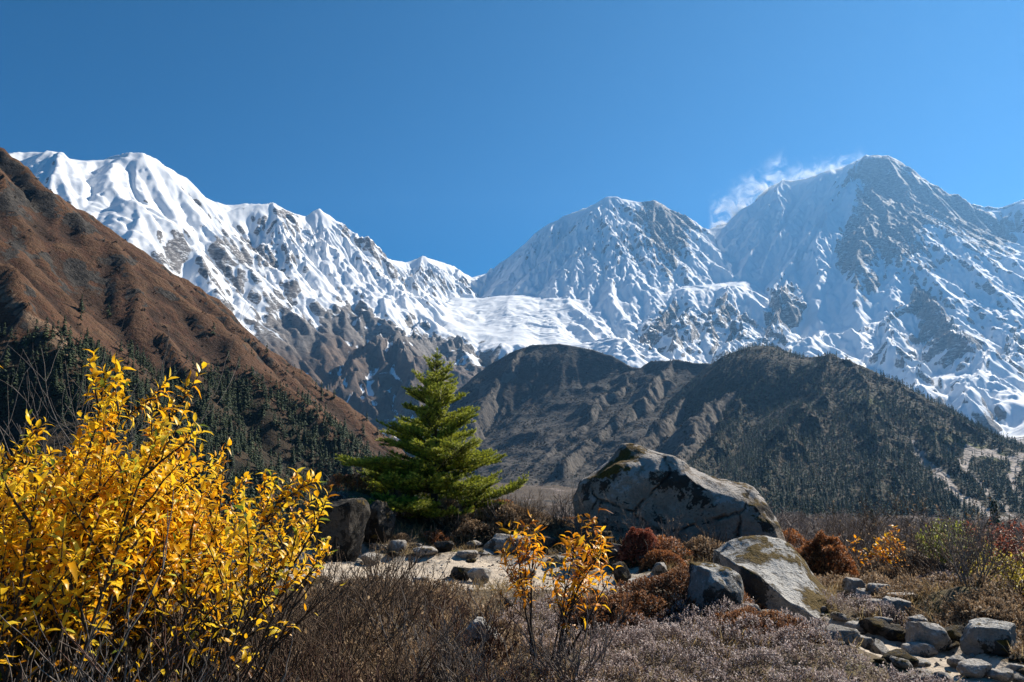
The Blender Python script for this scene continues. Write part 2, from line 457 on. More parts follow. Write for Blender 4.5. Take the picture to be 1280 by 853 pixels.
def mat_mountain():
    t = NT('snow_and_rock', 0.75)
    p = t.pos()
    rock = t.attr('rock'); low = t.attr('low'); grass = t.attr('grass')
    n1 = t.noise(p, 0.022, 8, 0.72); n2 = t.noise(p, 0.007, 8, 0.68); n3 = t.noise(p, 0.05, 4, 0.6)
    r = t.math('ADD', rock, t.math('ADD', t.rng(n1, 0, 1, -0.38, 0.38), t.rng(n2, 0, 1, -0.35, 0.35)))
    r = t.math('ADD', r, t.math('MULTIPLY', low, 0.85))
    fr = t.rng(r, 0.46, 0.58, 0, 1, True)
    fl = t.n.new('ShaderNodeMapping'); fl.inputs['Scale'].default_value = (1, 1, 2.6); t.l.new(p, fl.inputs['Vector'])
    n4 = t.noise(fl.outputs[0], 0.03, 8, 0.75)
    fleck = t.math('MULTIPLY', t.rng(n4, 0.52, 0.60, 0, 0.9, True), t.math('MULTIPLY', t.rng(low, 0.25, 0.75, 1, 0), t.rng(r, 0.75, 1.35, 1, 0.2)))
    rk = fr
    fr = t.math('MULTIPLY', fr, t.math('SUBTRACT', 1.0, fleck))
    rc = t.mix(t.rng(n2, 0.35, 0.65), (0.085, 0.08, 0.082), (0.17, 0.15, 0.14))
    rc = t.mix(t.rng(n3, 0.35, 0.6), rc, (0.05, 0.047, 0.048))
    rc = t.mix(t.rng(n4, 0.4, 0.5), rc, (0.20, 0.18, 0.165))
    gc = t.mix(t.rng(n2, 0.4, 0.6), (0.07, 0.045, 0.032), (0.155, 0.098, 0.062))
    gc = t.mix(t.rng(n3, 0.45, 0.75), gc, (0.05, 0.036, 0.03))
    rc = t.mix(grass, rc, gc)
    sc = t.mix(t.rng(n2, 0.3, 0.7), (0.80, 0.82, 0.85), (0.86, 0.87, 0.88))
    c = t.mix(fr, sc, rc)
    hb = t.math('MULTIPLY', t.math('ADD', t.noise(p, 0.03, 9, 0.74), t.math('MULTIPLY', n4, 0.8)), t.rng(rk, 0, 1, 0.16, 1.6))
    nb = t.bump(t.math('ADD', hb, t.math('MULTIPLY', fr, -0.25)), 0.8, 7.0)
    return t.out(c, nb)

snow_mountains()
# ------------------------------------------------------------------ nearer hills and the valley
P_ = lambda L: [pt(*q) for q in L]

class Field:
    """a height grid that can be asked for its height anywhere"""
    def __init__(s, x0, x1, y0, y1, dx):
        s.x = np.arange(x0, x1, dx); s.y = np.arange(y0, y1, dx); s.dx = dx
        s.X, s.Y = np.meshgrid(s.x, s.y); s.H = None
    def at(s, x, y):
        u = np.clip((np.asarray(x)-s.x[0])/s.dx, 0, len(s.x)-1.001); v = np.clip((np.asarray(y)-s.y[0])/s.dx, 0, len(s.y)-1.001)
        i, j = u.astype(int), v.astype(int); fu, fv = u-i, v-j
        H = s.H
        return (H[j, i]*(1-fu)+H[j, i+1]*fu)*(1-fv)+(H[j+1, i]*(1-fu)+H[j+1, i+1]*fu)*fv

def valley_z(X, Y):
    """the land that sinks from the terrace to the valley floor"""
    D = np.hypot(X, Y)
    z = np.interp(D, [0, 16, 20, 27, 40, 70, 110, 200, 350, 600, 1000, 1600, 2600], [-0.6, -0.8, -1.7, -3.2, -5.2, -8.2, -11.5, -18.5, -30, -48, -62, -48, -30])
    return z + fbm(X/70, Y/70, 4, 5)*np.interp(D, [20, 120, 400, 2000], [0.1, 1.2, 3, 5])

def hills():
    # --- brown hill on the left
    f = Field(-1500, 120, 90, 1650, 3.2)
    sky_l = P_([(-420, -90, 780), (-200, 55, 790), (-60, 150, 800), (0, 191, 805), (12, 197, 810), (30, 210, 825), (60, 235, 850), (85, 258, 870), (100, 268, 880), (125, 290, 900), (150, 315, 920), (172, 335, 940), (190, 350, 955),
                (220, 375, 980), (250, 396, 1000), (300, 432, 1050), (350, 466, 1095), (400, 503, 1140), (440, 533, 1180), (475, 562, 1225), (500, 590, 1270)])
    sky_l = [p-np.array([0, 0, 7.0]) for p in sky_l]
    base = P_([(0, 640, 330), (0, 560, 430), (0, 450, 545), (0, 330, 660), (-250, 640, 300), (-250, 400, 520), (-250, 200, 650), (120, 640, 430), (120, 540, 560), (120, 430, 690), (120, 340, 800),
               (220, 620, 560), (220, 540, 690), (220, 450, 830), (320, 610, 700), (320, 540, 860), (400, 605, 850), (400, 555, 980), (460, 604, 1080), (200, 650, 330), (350, 635, 500), (480, 625, 700), (560, 612, 1000)])
    ctrl = base + sky_l[::2]
    for p in sky_l[::3]:
        e = math.hypot(p[0], p[1]); ctrl.append(np.array([p[0]*(1+260/e), p[1]*(1+260/e), p[2]*0.45-20]))
    H = tps(ctrl, f.X, f.Y, 0.002)
    wx = f.X + 14*fbm(f.X/120, f.Y/120, 4, 31); wy = f.Y + 14*fbm(f.X/120, f.Y/120, 4, 37)
    h, d0 = ridge_field(f.X, f.Y, sky_l, 0.7, 0.75, 100)
    H = smax(h, H, 6)
    damp = sstep(0, 70, d0)
    H = H + gullies(f.X, f.Y, soften(H, 8), 3.2, 190, 11, 2, 1.5, 0.7, 0.5, 5)*(0.15+0.85*damp)
    H = H + gullies(f.X, f.Y, H, 3.2, 60, 3.0, 2, 1.6, 0.7, 0.5, 15)*(0.3+0.7*damp)
    H = H + (ridged(wx/90, wy/90, 5, 44)-0.9)*4.5*(0.2+0.8*damp) + fbm(f.X/18, f.Y/18, 3, 61)*0.8
    Vz = valley_z(f.X, f.Y)
    f.H = np.where(H > Vz-3, H, Vz-3)
    px, py = project(f.X, f.Y, f.H)
    gy, gx = np.gradient(f.H, 3.2); slope = np.hypot(gx, gy)
    path = lambda x0, y0, x1, y1, w: np.exp(-((py-np.interp(px, [x0, x1], [y0, y1]))/w)**2)*((px > x0) & (px < x1))
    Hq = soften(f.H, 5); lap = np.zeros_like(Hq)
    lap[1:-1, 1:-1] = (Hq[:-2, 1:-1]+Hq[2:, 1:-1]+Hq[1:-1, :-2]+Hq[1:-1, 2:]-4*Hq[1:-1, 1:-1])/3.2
    crag = 0.8*sstep(0.95, 1.5, slope) + 0.3*fbm(f.X/50, f.Y/50, 4, 51)
    for bx, by, rx, ry, k in [(15, 250, 30, 22, .8), (95, 272, 14, 9, .7), (110, 285, 16, 9, .8), (130, 300, 10, 8, .6), (25, 305, 12, 18, .5), (10, 320, 12, 20, .6), (90, 340, 14, 20, .5), (160, 325, 14, 12, .5), (165, 370, 16, 16, .3)]:
        crag = crag + k*np.exp(-((px-bx)/rx)**2-((py-by)/ry)**2)
    scar = np.clip(path(-60, 315, 95, 448, 7)*1.5 + path(-40, 300, 110, 455, 2.5)*0.6, 0, 1)
    tree = sstep(0, 40, py-np.interp(px, [-100, 0, 100, 185, 210, 260, 300, 350, 420, 480], [395, 408, 428, 440, 470, 452, 452, 480, 520, 565]) + 14*fbm(f.X/60, f.Y/60, 3, 71))
    keep = (np.degrees(np.arctan2(f.X, f.Y)) > -52) & (f.H > Vz-2.9)
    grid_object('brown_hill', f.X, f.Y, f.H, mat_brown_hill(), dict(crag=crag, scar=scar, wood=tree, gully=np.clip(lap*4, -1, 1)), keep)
    F['left'] = f
    # --- dark hill across the valley
    g = Field(-330, 1500, 1150, 3500, 5.0)
    sky_d = P_([(560, 505, 2900), (600, 466, 2900), (620, 452, 2890), (640, 440, 2880), (665, 431, 2870), (700, 430, 2830), (740, 437, 2760), (770, 447, 2700), (790, 458, 2640), (800, 460, 2610), (815, 452, 2570),
                (850, 449, 2500), (870, 453, 2450), (890, 455, 2400), (910, 457, 2350), (930, 458, 2320), (945, 447, 2290), (965, 440, 2260), (1000, 448, 2200)])
    spurs = [(P_([(660, 432, 2870), (625, 470, 2700), (590, 520, 2450), (565, 570, 2150)]), 0.7),
             (P_([(800, 460, 2610), (755, 500, 2300), (705, 545, 2020), (670, 578, 1850)]), 0.7),
             (P_([(850, 449, 2500), (805, 490, 2200), (750, 540, 1900), (705, 580, 1680)]), 0.75),
             (P_([(910, 457, 2350), (860, 500, 2020), (800, 550, 1720), (755, 590, 1520)]), 0.75),
             (P_([(965, 440, 2260), (925, 480, 1950), (870, 535, 1650), (815, 585, 1400)]), 0.75)]
    base = P_([(560, 585, 2000), (620, 590, 1750), (680, 592, 1600), (740, 596, 1450), (800, 602, 1300), (620, 530, 2350), (680, 520, 2250), (740, 525, 2050), (800, 530, 1830), (640, 480, 2650), (720, 470, 2600), (780, 480, 2400), (850, 480, 2250), (900, 500, 2000), (880, 560, 1560), (500, 590, 2200)])
    base = [p-np.array([0, 0, 30]) for p in base]
    ctrl = base + [p-np.array([0, 0, 20]) for p in sky_d[::2]]
    for p in sky_d[::3]:
        e = math.hypot(p[0], p[1]); ctrl.append(np.array([p[0]*(1+500/e), p[1]*(1+500/e), p[2]*0.4]))
    ctrl += [np.array(q, float) for q in [(-330, 1200, -60), (-330, 1900, -55), (-330, 2600, -30), (-330, 3400, 0), (500, 3450, 60), (1400, 3400, 0), (1450, 2500, 0), (1450, 1200, -60), (200, 1180, -60)]]
    H = tps(ctrl, g.X, g.Y, 0.002)
    wx = g.X + 26*fbm(g.X/200, g.Y/200, 4, 31); wy = g.Y + 26*fbm(g.X/200, g.Y/200, 4, 37)
    h, d0 = ridge_field(g.X+.25*(wx-g.X), g.Y+.25*(wy-g.Y), sky_d, 0.85, 0.7, 200); H = smax(h, H, 10)
    for sp, s0 in spurs:
        h, d = ridge_field(g.X+1.1*(wx-g.X), g.Y+1.1*(wy-g.Y), sp, s0+.12, 0.7, 150, 1.9); H = smax(h, H, 8)
    damp = sstep(0, 120, d0)
    H = H + gullies(g.X, g.Y, soften(H, 6), 5.0, 260, 9, 2, 1.5, 0.7, 0.5, 25)*(0.2+0.8*damp)
    H = H + gullies(g.X, g.Y, H, 5.0, 80, 4.0, 2, 1.5, 0.7, 0.5, 35)*(0.2+0.8*damp) + fbm(g.X/40, g.Y/40, 4, 62)*2.2 + (ridged(wx/230, wy/230, 5, 66)-0.9)*13*(0.15+0.85*damp)
    Vz = valley_z(g.X, g.Y)
    # --- wooded hill in front of it, on the right
    w = Field(250, 1950, 620, 2450, 4.0)
    sky_w = P_([(945, 452, 2280), (965, 438, 2250), (985, 440, 2180), (1000, 448, 2080), (1012, 446, 1980), (1035, 443, 1920), (1060, 450, 1880), (1090, 463, 1820), (1120, 478, 1750), (1150, 495, 1690), (1180, 513, 1630), (1210, 531, 1570), (1240, 550, 1510), (1280, 573, 1430), (1340, 600, 1330), (1420, 620, 1250)])
    spurs = [(P_([(1035, 443, 1920), (1030, 480, 1760), (1000, 530, 1500), (960, 590, 1220), (930, 625, 1020)]), 0.7),
             (P_([(1060, 450, 1880), (1085, 490, 1680), (1100, 530, 1480), (1105, 580, 1260), (1095, 630, 1000)]), 0.7),
             (P_([(1120, 478, 1750), (1150, 520, 1560), (1175, 560, 1380), (1180, 600, 1200), (1185, 640, 1000)]), 0.65),
             (P_([(965, 438, 2250), (950, 480, 1980), (905, 540, 1600), (860, 590, 1300), (840, 615, 1150)]), 0.65)]
    base = P_([(870, 615, 1100), (950, 635, 900), (1040, 648, 850), (1120, 655, 800), (1200, 660, 760), (1290, 670, 720), (1000, 490, 1780), (960, 530, 1620), (1060, 560, 1350), (1140, 560, 1400), (1220, 600, 1200), (1280, 620, 1130), (1230, 560, 1420), (1360, 650, 900), (900, 580, 1350)])
    base = [p-np.array([0, 0, 12]) for p in base]
    ctrl = base + [p-np.array([0, 0, 10]) for p in sky_w[::2]]
    for p in sky_w[::3]:
        e = math.hypot(p[0], p[1]); ctrl.append(np.array([p[0]*(1+320/e), p[1]*(1+320/e), p[2]*0.35-15]))
    ctrl += [np.array(q, float) for q in [(250, 700, -45), (250, 1300, -45), (250, 1900, -40), (300, 2400, -30), (1000, 2450, -40), (1500, 2200, -40), (1900, 2400, -40), (1950, 1700, -30), (1950, 700, -45), (700, 640, -45), (1200, 640, -45)]]
    HW = tps(ctrl, w.X, w.Y, 0.002)
    wx = w.X + 18*fbm(w.X/140, w.Y/140, 4, 31); wy = w.Y + 18*fbm(w.X/140, w.Y/140, 4, 37)
    h, d0 = ridge_field(w.X+.25*(wx-w.X), w.Y+.25*(wy-w.Y), sky_w, 0.8, 0.7, 150); HW = smax(h, HW, 8)
    for sp, s0 in spurs:
        h, d = ridge_field(wx, wy, sp, s0, 0.6, 120); HW = smax(h, HW, 9)
    damp = sstep(0, 80, d0)
    HW = HW + gullies(w.X, w.Y, soften(HW, 6), 4.0, 180, 10, 2, 1.5, 0.7, 0.5, 45)*(0.2+0.8*damp)
    HW = HW + gullies(w.X, w.Y, HW, 4.0, 60, 3, 2, 1.5, 0.7, 0.5, 55)*(0.2+0.8*damp) + fbm(w.X/30, w.Y/30, 4, 63)*1.6
    VW = valley_z(w.X, w.Y)
    w.H = np.where(HW > VW-4, HW, VW-4)
    # where they cross the dark hill stays below the wooded one
    H = H - 260*sstep(21.5, 27, np.degrees(np.arctan2(g.X, g.Y)))
    g.H = np.where(H > Vz-4, H, Vz-4)
    px, py = project(g.X, g.Y, g.H)
    gy, gx = np.gradient(g.H, 5.0); slope = np.hypot(gx, gy)
    crag = 0.8*sstep(0.95, 1.5, slope) + 0.3*fbm(g.X/70, g.Y/70, 4, 51)
    wood = sstep(500, 570, py + 50*fbm(g.X/150, g.Y/150, 4, 52))
    az = np.degrees(np.arctan2(g.X, g.Y))
    grid_object('dark_hill', g.X, g.Y, g.H, mat_dark_hill(), dict(crag=crag, scar=crag*0, wood=wood), (g.H > Vz-3.9) & (az < 30))
    F['dark'] = g
    px, py = project(w.X, w.Y, w.H)
    gy, gx = np.gradient(w.H, 4.0); slope = np.hypot(gx, gy)
    crag = 0.8*sstep(0.95, 1.5, slope) + 0.3*fbm(w.X/50, w.Y/50, 4, 51)
    line = lambda pts, wd: np.exp(-((py-np.interp(px, [q[0] for q in pts], [q[1] for q in pts]))/wd)**2)*((px > pts[0][0]) & (px < pts[-1][0]))
    jag = 7*fbm(w.X/45, w.Y/45, 4, 81)
    py0 = py; py = py + jag
    scar = line([(1140, 560), (1170, 590), (1200, 620), (1240, 648), (1300, 680)], 9) + 0.8*line([(1185, 560), (1210, 590), (1240, 622), (1300, 670)], 4) + 0.9*line([(1190, 560), (1290, 575)], 7)*(px > 1205) \
        + 0.7*line([(1255, 590), (1300, 650)], 5) + 0.8*np.exp(-((px-1269)/9)**2-((py-590)/14)**2) + 0.8*np.exp(-((px-1208)/5)**2-((py-572)/18)**2)
    py = py0
    green = np.exp(-((py-np.interp(px, [1060, 1100, 1180, 1225, 1300], [490, 505, 548, 562, 600]))/np.interp(px, [1060, 1200, 1260], [5, 5, 12]))**2)*(px > 1060)
    meadow = np.clip(green*(0.6+0.8*fbm(w.X/60, w.Y/60, 3, 82)), 0, 1)
    az = np.degrees(np.arctan2(w.X, w.Y))
    grid_object('wooded_hill', w.X, w.Y, w.H, mat_wooded_hill(), dict(crag=crag, scar=np.clip(scar, 0, 1), meadow=meadow), (w.H > VW-3.9) & (az > 6) & (az < 48))
    F['wood'] = w
    F['wood_scar'] = scar; F['wood_meadow'] = meadow
    # --- valley floor: one sheet out to the foot of the mountains
    r = np.geomspace(17, 9000, 330); a = np.radians(np.linspace(-75, 75, 500))
    A, R = np.meshgrid(a, r)
    X, Y = R*np.sin(A), R*np.cos(A)
    Z = valley_z(X, Y)
    grid_object('valley_floor', X, Y, Z, mat_valley(), dict(far=R.astype(np.float32)))

def mat_brown_hill():
    t = NT('brown_hill_grass', 0.95)
    p = t.pos(); crag = t.attr('crag'); scar = t.attr('scar'); wood = t.attr('wood')
    n1 = t.noise(p, 0.012, 6, 0.6); n2 = t.noise(p, 0.06, 8, 0.72); n3 = t.noise(p, 0.3, 4, 0.6)
    c = t.mix(t.rng(n1, 0.35, 0.62), (0.062, 0.028, 0.017), (0.118, 0.054, 0.029))
    c = t.mix(t.rng(n2, 0.5, 0.72), c, (0.15, 0.088, 0.046))
    c = t.mix(t.rng(n2, 0.46, 0.30), c, (0.055, 0.030, 0.016))
    c = t.mix(t.math('MULTIPLY', t.rng(n3, 0.5, 0.66), 0.7), c, (0.045, 0.032, 0.018))
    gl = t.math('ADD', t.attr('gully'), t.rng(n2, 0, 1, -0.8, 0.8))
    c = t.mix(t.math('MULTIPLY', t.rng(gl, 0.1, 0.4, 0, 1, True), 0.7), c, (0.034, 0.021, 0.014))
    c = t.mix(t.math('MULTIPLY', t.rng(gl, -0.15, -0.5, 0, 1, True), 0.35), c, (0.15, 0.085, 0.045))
    k = t.rng(t.math('ADD', t.math('ADD', crag, t.rng(n3, 0, 1, -0.35, 0.35)), t.rng(n2, 0, 1, -0.6, 0.6)), 0.40, 0.52, 0, 1, True)
    c = t.mix(k, c, t.mix(t.rng(n3, 0.35, 0.65), (0.022, 0.02, 0.018), (0.075, 0.065, 0.055)))
    c = t.mix(t.math('MULTIPLY', t.rng(t.math('ADD', scar, t.rng(n2, 0, 1, -0.3, 0.3)), 0.35, 0.6), 0.8), c, (0.27, 0.18, 0.115))
    c = t.mix(t.math('MULTIPLY', wood, t.rng(n2, 0.35, 0.65, 0.95, 0.45)), c, (0.030, 0.030, 0.018))
    nb = t.bump(t.math('ADD', n2, t.math('MULTIPLY', n3, 0.35)), 0.9, 6.0)
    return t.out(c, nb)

def mat_dark_hill():
    t = NT('dark_hill_scrub', 0.95)
    p = t.pos(); crag = t.attr('crag'); wood = t.attr('wood')
    n1 = t.noise(p, 0.008, 6, 0.6); n2 = t.noise(p, 0.035, 6, 0.7); n3 = t.voro(p, 0.11)
    c = t.mix(t.rng(n1, 0.35, 0.65), (0.013, 0.012, 0.011), (0.025, 0.020, 0.015))
    c = t.mix(t.rng(n2, 0.5, 0.7), c, (0.055, 0.042, 0.03))
    c = t.mix(t.math('MULTIPLY', t.rng(n2, 0.5, 0.38), 0.8), c, (0.022, 0.026, 0.02))
    c = t.mix(t.math('MULTIPLY', wood, t.rng(n3, 0.25, 0.6)), c, (0.085, 0.072, 0.06))
    k = t.rng(t.math('ADD', crag, t.rng(n2, 0, 1, -0.35, 0.35)), 0.42, 0.6, 0, 1, True)
    c = t.mix(k, c, (0.10, 0.085, 0.07))
    nb = t.bump(t.math('ADD', n2, t.math('MULTIPLY', n3, -0.5)), 0.6, 5.0)
    return t.out(c, nb)

def mat_wooded_hill():
    t = NT('wooded_hill_scrub', 0.95)
    p = t.pos(); crag = t.attr('crag'); scar = t.attr('scar'); mead = t.attr('meadow')
    n1 = t.noise(p, 0.012, 6, 0.6); n2 = t.noise(p, 0.05, 6, 0.7); n3 = t.voro(p, 0.15)
    c = t.mix(t.rng(n1, 0.38, 0.62), (0.018, 0.022, 0.012), (0.056, 0.040, 0.021))
    c = t.mix(t.rng(n2, 0.52, 0.7), c, (0.085, 0.064, 0.036))
    c = t.mix(t.math('MULTIPLY', t.rng(n2, 0.5, 0.36), 0.85), c, (0.018, 0.026, 0.016))
    c = t.mix(t.math('MULTIPLY', mead, t.rng(n3, 0.2, 0.5)), c, (0.13, 0.14, 0.03))
    k = t.rng(t.math('ADD', scar, t.rng(n2, 0, 1, -0.4, 0.4)), 0.42, 0.6, 0, 1, True)
    c = t.mix(k, c, t.mix(t.rng(n2, 0.4, 0.6), (0.24, 0.2, 0.17), (0.42, 0.37, 0.33)))
    nb = t.bump(t.math('ADD', n2, t.math('MULTIPLY', n3, -0.5)), 1.0, 6.0)
    return t.out(c, nb)

def mat_valley():
    t = NT('valley_scrub', 0.95)
    p = t.pos(); far = t.attr('far')
    n1 = t.noise(p, 0.02, 6, 0.6); n2 = t.noise(p, 0.25, 6, 0.7); n3 = t.noise(p, 2.5, 4, 0.65)
    c = t.mix(t.rng(n2, 0.35, 0.65), (0.06, 0.042, 0.028), (0.16, 0.115, 0.075))
    c = t.mix(t.rng(n3, 0.45, 0.7), c, (0.035, 0.027, 0.02))
    c = t.mix(t.rng(n1, 0.56, 0.64), c, (0.24, 0.19, 0.165))
    nb = t.bump(t.math('ADD', n3, t.math('MULTIPLY', n2, 2.0)), 0.8, 0.8)
    return t.out(c, nb)

F = {}
hills()
# ------------------------------------------------------------------ the terrace the picture is taken from
PATH = [(-9.5, 13.6, 0.9), (-5.0, 13.2, 1.0), (-2.6, 12.7, 1.3), (-1.0, 11.9, 2.1), (0.2, 11.1, 1.8), (1.3, 10.7, 1.1), (1.9, 9.9, 0.8), (2.15, 8.8, 0.6), (2.6, 7.8, 0.55), (3.05, 6.95, 0.55), (3.4, 6.1, 0.5), (3.9, 5.3, 0.5), (4.8, 4.3, 0.6)]

def path_mask(X, Y):
    m = np.full(np.shape(X), -9.0)
    wob = 0.35*fbm(X/0.9, Y/0.9, 4, 301)
    for a, b in zip(PATH[:-1], PATH[1:]):
        vx, vy = b[0]-a[0], b[1]-a[1]
        t = np.clip(((X-a[0])*vx+(Y-a[1])*vy)/(vx*vx+vy*vy), 0, 1)
        d = np.hypot(X-a[0]-t*vx, Y-a[1]-t*vy)
        m = np.maximum(m, 1-(d/(a[2]+t*(b[2]-a[2]))+wob))
    return m - 3*np.exp(-((X-4.6)/0.75)**2-((Y-8.35)/0.6)**2)

BUMPS = [(-3.3, 15.6, 1.3, 1.2, 0.95), (-1.9, 17.2, 2.2, 1.3, 0.35), (0.3, 16.3, 1.6, 1.0, 0.3), (2.6, 15.0, 2.2, 1.2, 0.22), (2.3, 7.7, 1.3, 0.9, 0.22), (1.4, 6.2, 1.6, 1.0, 0.12),
         (3.2, 6.4, 1.2, 0.8, 0.1), (-1.0, 8.4, 2.0, 0.9, 0.16), (0.2, 9.2, 1.2, 0.5, 0.12), (4.6, 9.4, 1.2, 0.9, 0.2), (-3.0, 5.0, 2.5, 2.0, 0.15), (1.9, 13.0, 0.9, 0.6, 0.2), (4.6, 8.2, 0.55, 0.5, 0.36)]

def gz(X, Y):
    X = np.asarray(X, float); Y = np.asarray(Y, float)
    z = 0.07*fbm(X/1.7, Y/1.7, 4, 201) + 0.012*fbm(X/0.22, Y/0.22, 3, 210)
    for bx, by, rx, ry, h in BUMPS:
        z = z + h*np.exp(-((X-bx)/rx)**2-((Y-by)/ry)**2)
    s = Y - (20.0 - 7.0*sstep(2.5, 7.5, X) + 0.8*fbm(X/4, Y/4, 3, 220))
    s = np.maximum(s, np.hypot(X, Y)-20)
    z = z - 0.40*np.where(s > 0, s*s/(s+1.5), 0)
    z = z - 0.10*np.clip(X-3.5, 0, 10) - 0.18*np.clip(path_mask(X, Y)*1.5, 0, 0.5)
    return z

def ground_at(px, py):
    """where the picture ray meets the terrace"""
    v = ray(px, py); lo = 1.5
    D = np.linspace(1.5, 40, 3000)/math.hypot(v[0], v[1])
    z = EYE+v[2]*D - gz(v[0]*D, v[1]*D)
    k = np.argmax(z < 0) if (z < 0).any() else len(D)-1
    d = D[k]
    return Vector((v[0]*d, v[1]*d, float(gz(v[0]*d, v[1]*d))))

def at(px, D):
    """a place on the terrace or the slope below, D metres off in the direction of column px"""
    v = ray(px, 600); s = D/math.hypot(v[0], v[1])
    x, y = v[0]*s, v[1]*s
    return Vector((x, y, land(x, y)))

def land(x, y):
    D = math.hypot(x, y)
    if D < 27:
        return float(max(gz(x, y), valley_z(np.array(x), np.array(y)) if D > 17.2 else -9))
    return float(valley_z(np.array(x), np.array(y)))

def mat_ground():
    t = NT('terrace_soil', 0.95)
    p = t.pos(); path = t.attr('path')
    n1 = t.noise(p, 1.3, 6, 0.6); n2 = t.noise(p, 9, 6, 0.65); n3 = t.noise(p, 45, 4, 0.6); v = t.voro(p, 26)
    c = t.mix(t.rng(n1, 0.35, 0.65), (0.075, 0.052, 0.032), (0.17, 0.125, 0.075))
    c = t.mix(t.rng(n2, 0.48, 0.68), c, (0.24, 0.185, 0.11))
    c = t.mix(t.math('MULTIPLY', t.rng(n3, 0.5, 0.62), 0.75), c, (0.035, 0.027, 0.018))
    c = t.mix(t.rng(n1, 0.55, 0.68), c, (0.13, 0.115, 0.04))
    s = t.mix(t.rng(n2, 0.35, 0.65), (0.42, 0.345, 0.265), (0.60, 0.51, 0.40))
    s = t.mix(t.math('MULTIPLY', t.rng(v, 0.16, 0.05), t.rng(n2, 0.45, 0.55)), s, (0.17, 0.155, 0.14))
    k = t.rng(t.math('ADD', path, t.rng(n2, 0, 1, -0.16, 0.16)), 0.0, 0.12, 0, 1, True)
    c = t.mix(k, c, s)
    h = t.math('ADD', n2, t.math('MULTIPLY', n3, 0.5))
    return t.out(c, t.bump(h, 0.8, 0.05))

def terrace():
    dx = 0.055
    X, Y = np.meshgrid(np.arange(-16, 19, dx), np.arange(-1.5, 30, dx))
    Z = gz(X, Y); pm = path_mask(X, Y)
    Z = Z + 0.01*fbm(X/0.09, Y/0.09, 2, 230)
    R = np.hypot(X, Y)
    m = mat_ground()
    on = pm > 0.02
    grow = on.copy()
    ok = (R < 29.5) & (np.arctan2(np.abs(X), Y+6) < 1.35)
    # the path and the ground are two meshes cut from the same surface
    q = on[:-1, :-1] & on[1:, 1:] & on[:-1, 1:] & on[1:, :-1]
    idx = np.arange(X.size).reshape(X.shape)
    f = np.stack([idx[:-1, :-1], idx[:-1, 1:], idx[1:, 1:], idx[1:, :-1]], -1)
    okq = ok[:-1, :-1] & ok[1:, 1:]
    for name, sel in (('ground', okq & ~q), ('path', okq & q)):
        ff = f[sel].reshape(-1, 4); used = np.unique(ff); re = np.full(X.size, -1); re[used] = np.arange(len(used))
        V = np.stack([X.ravel(), Y.ravel(), Z.ravel()], -1)[used]
        o = link(bpy.data.objects.new(name, mesh_np(name, V, re[ff], m, dict(path=pm.ravel()[used]))))
        o['kind'] = 'structure'
terrace()

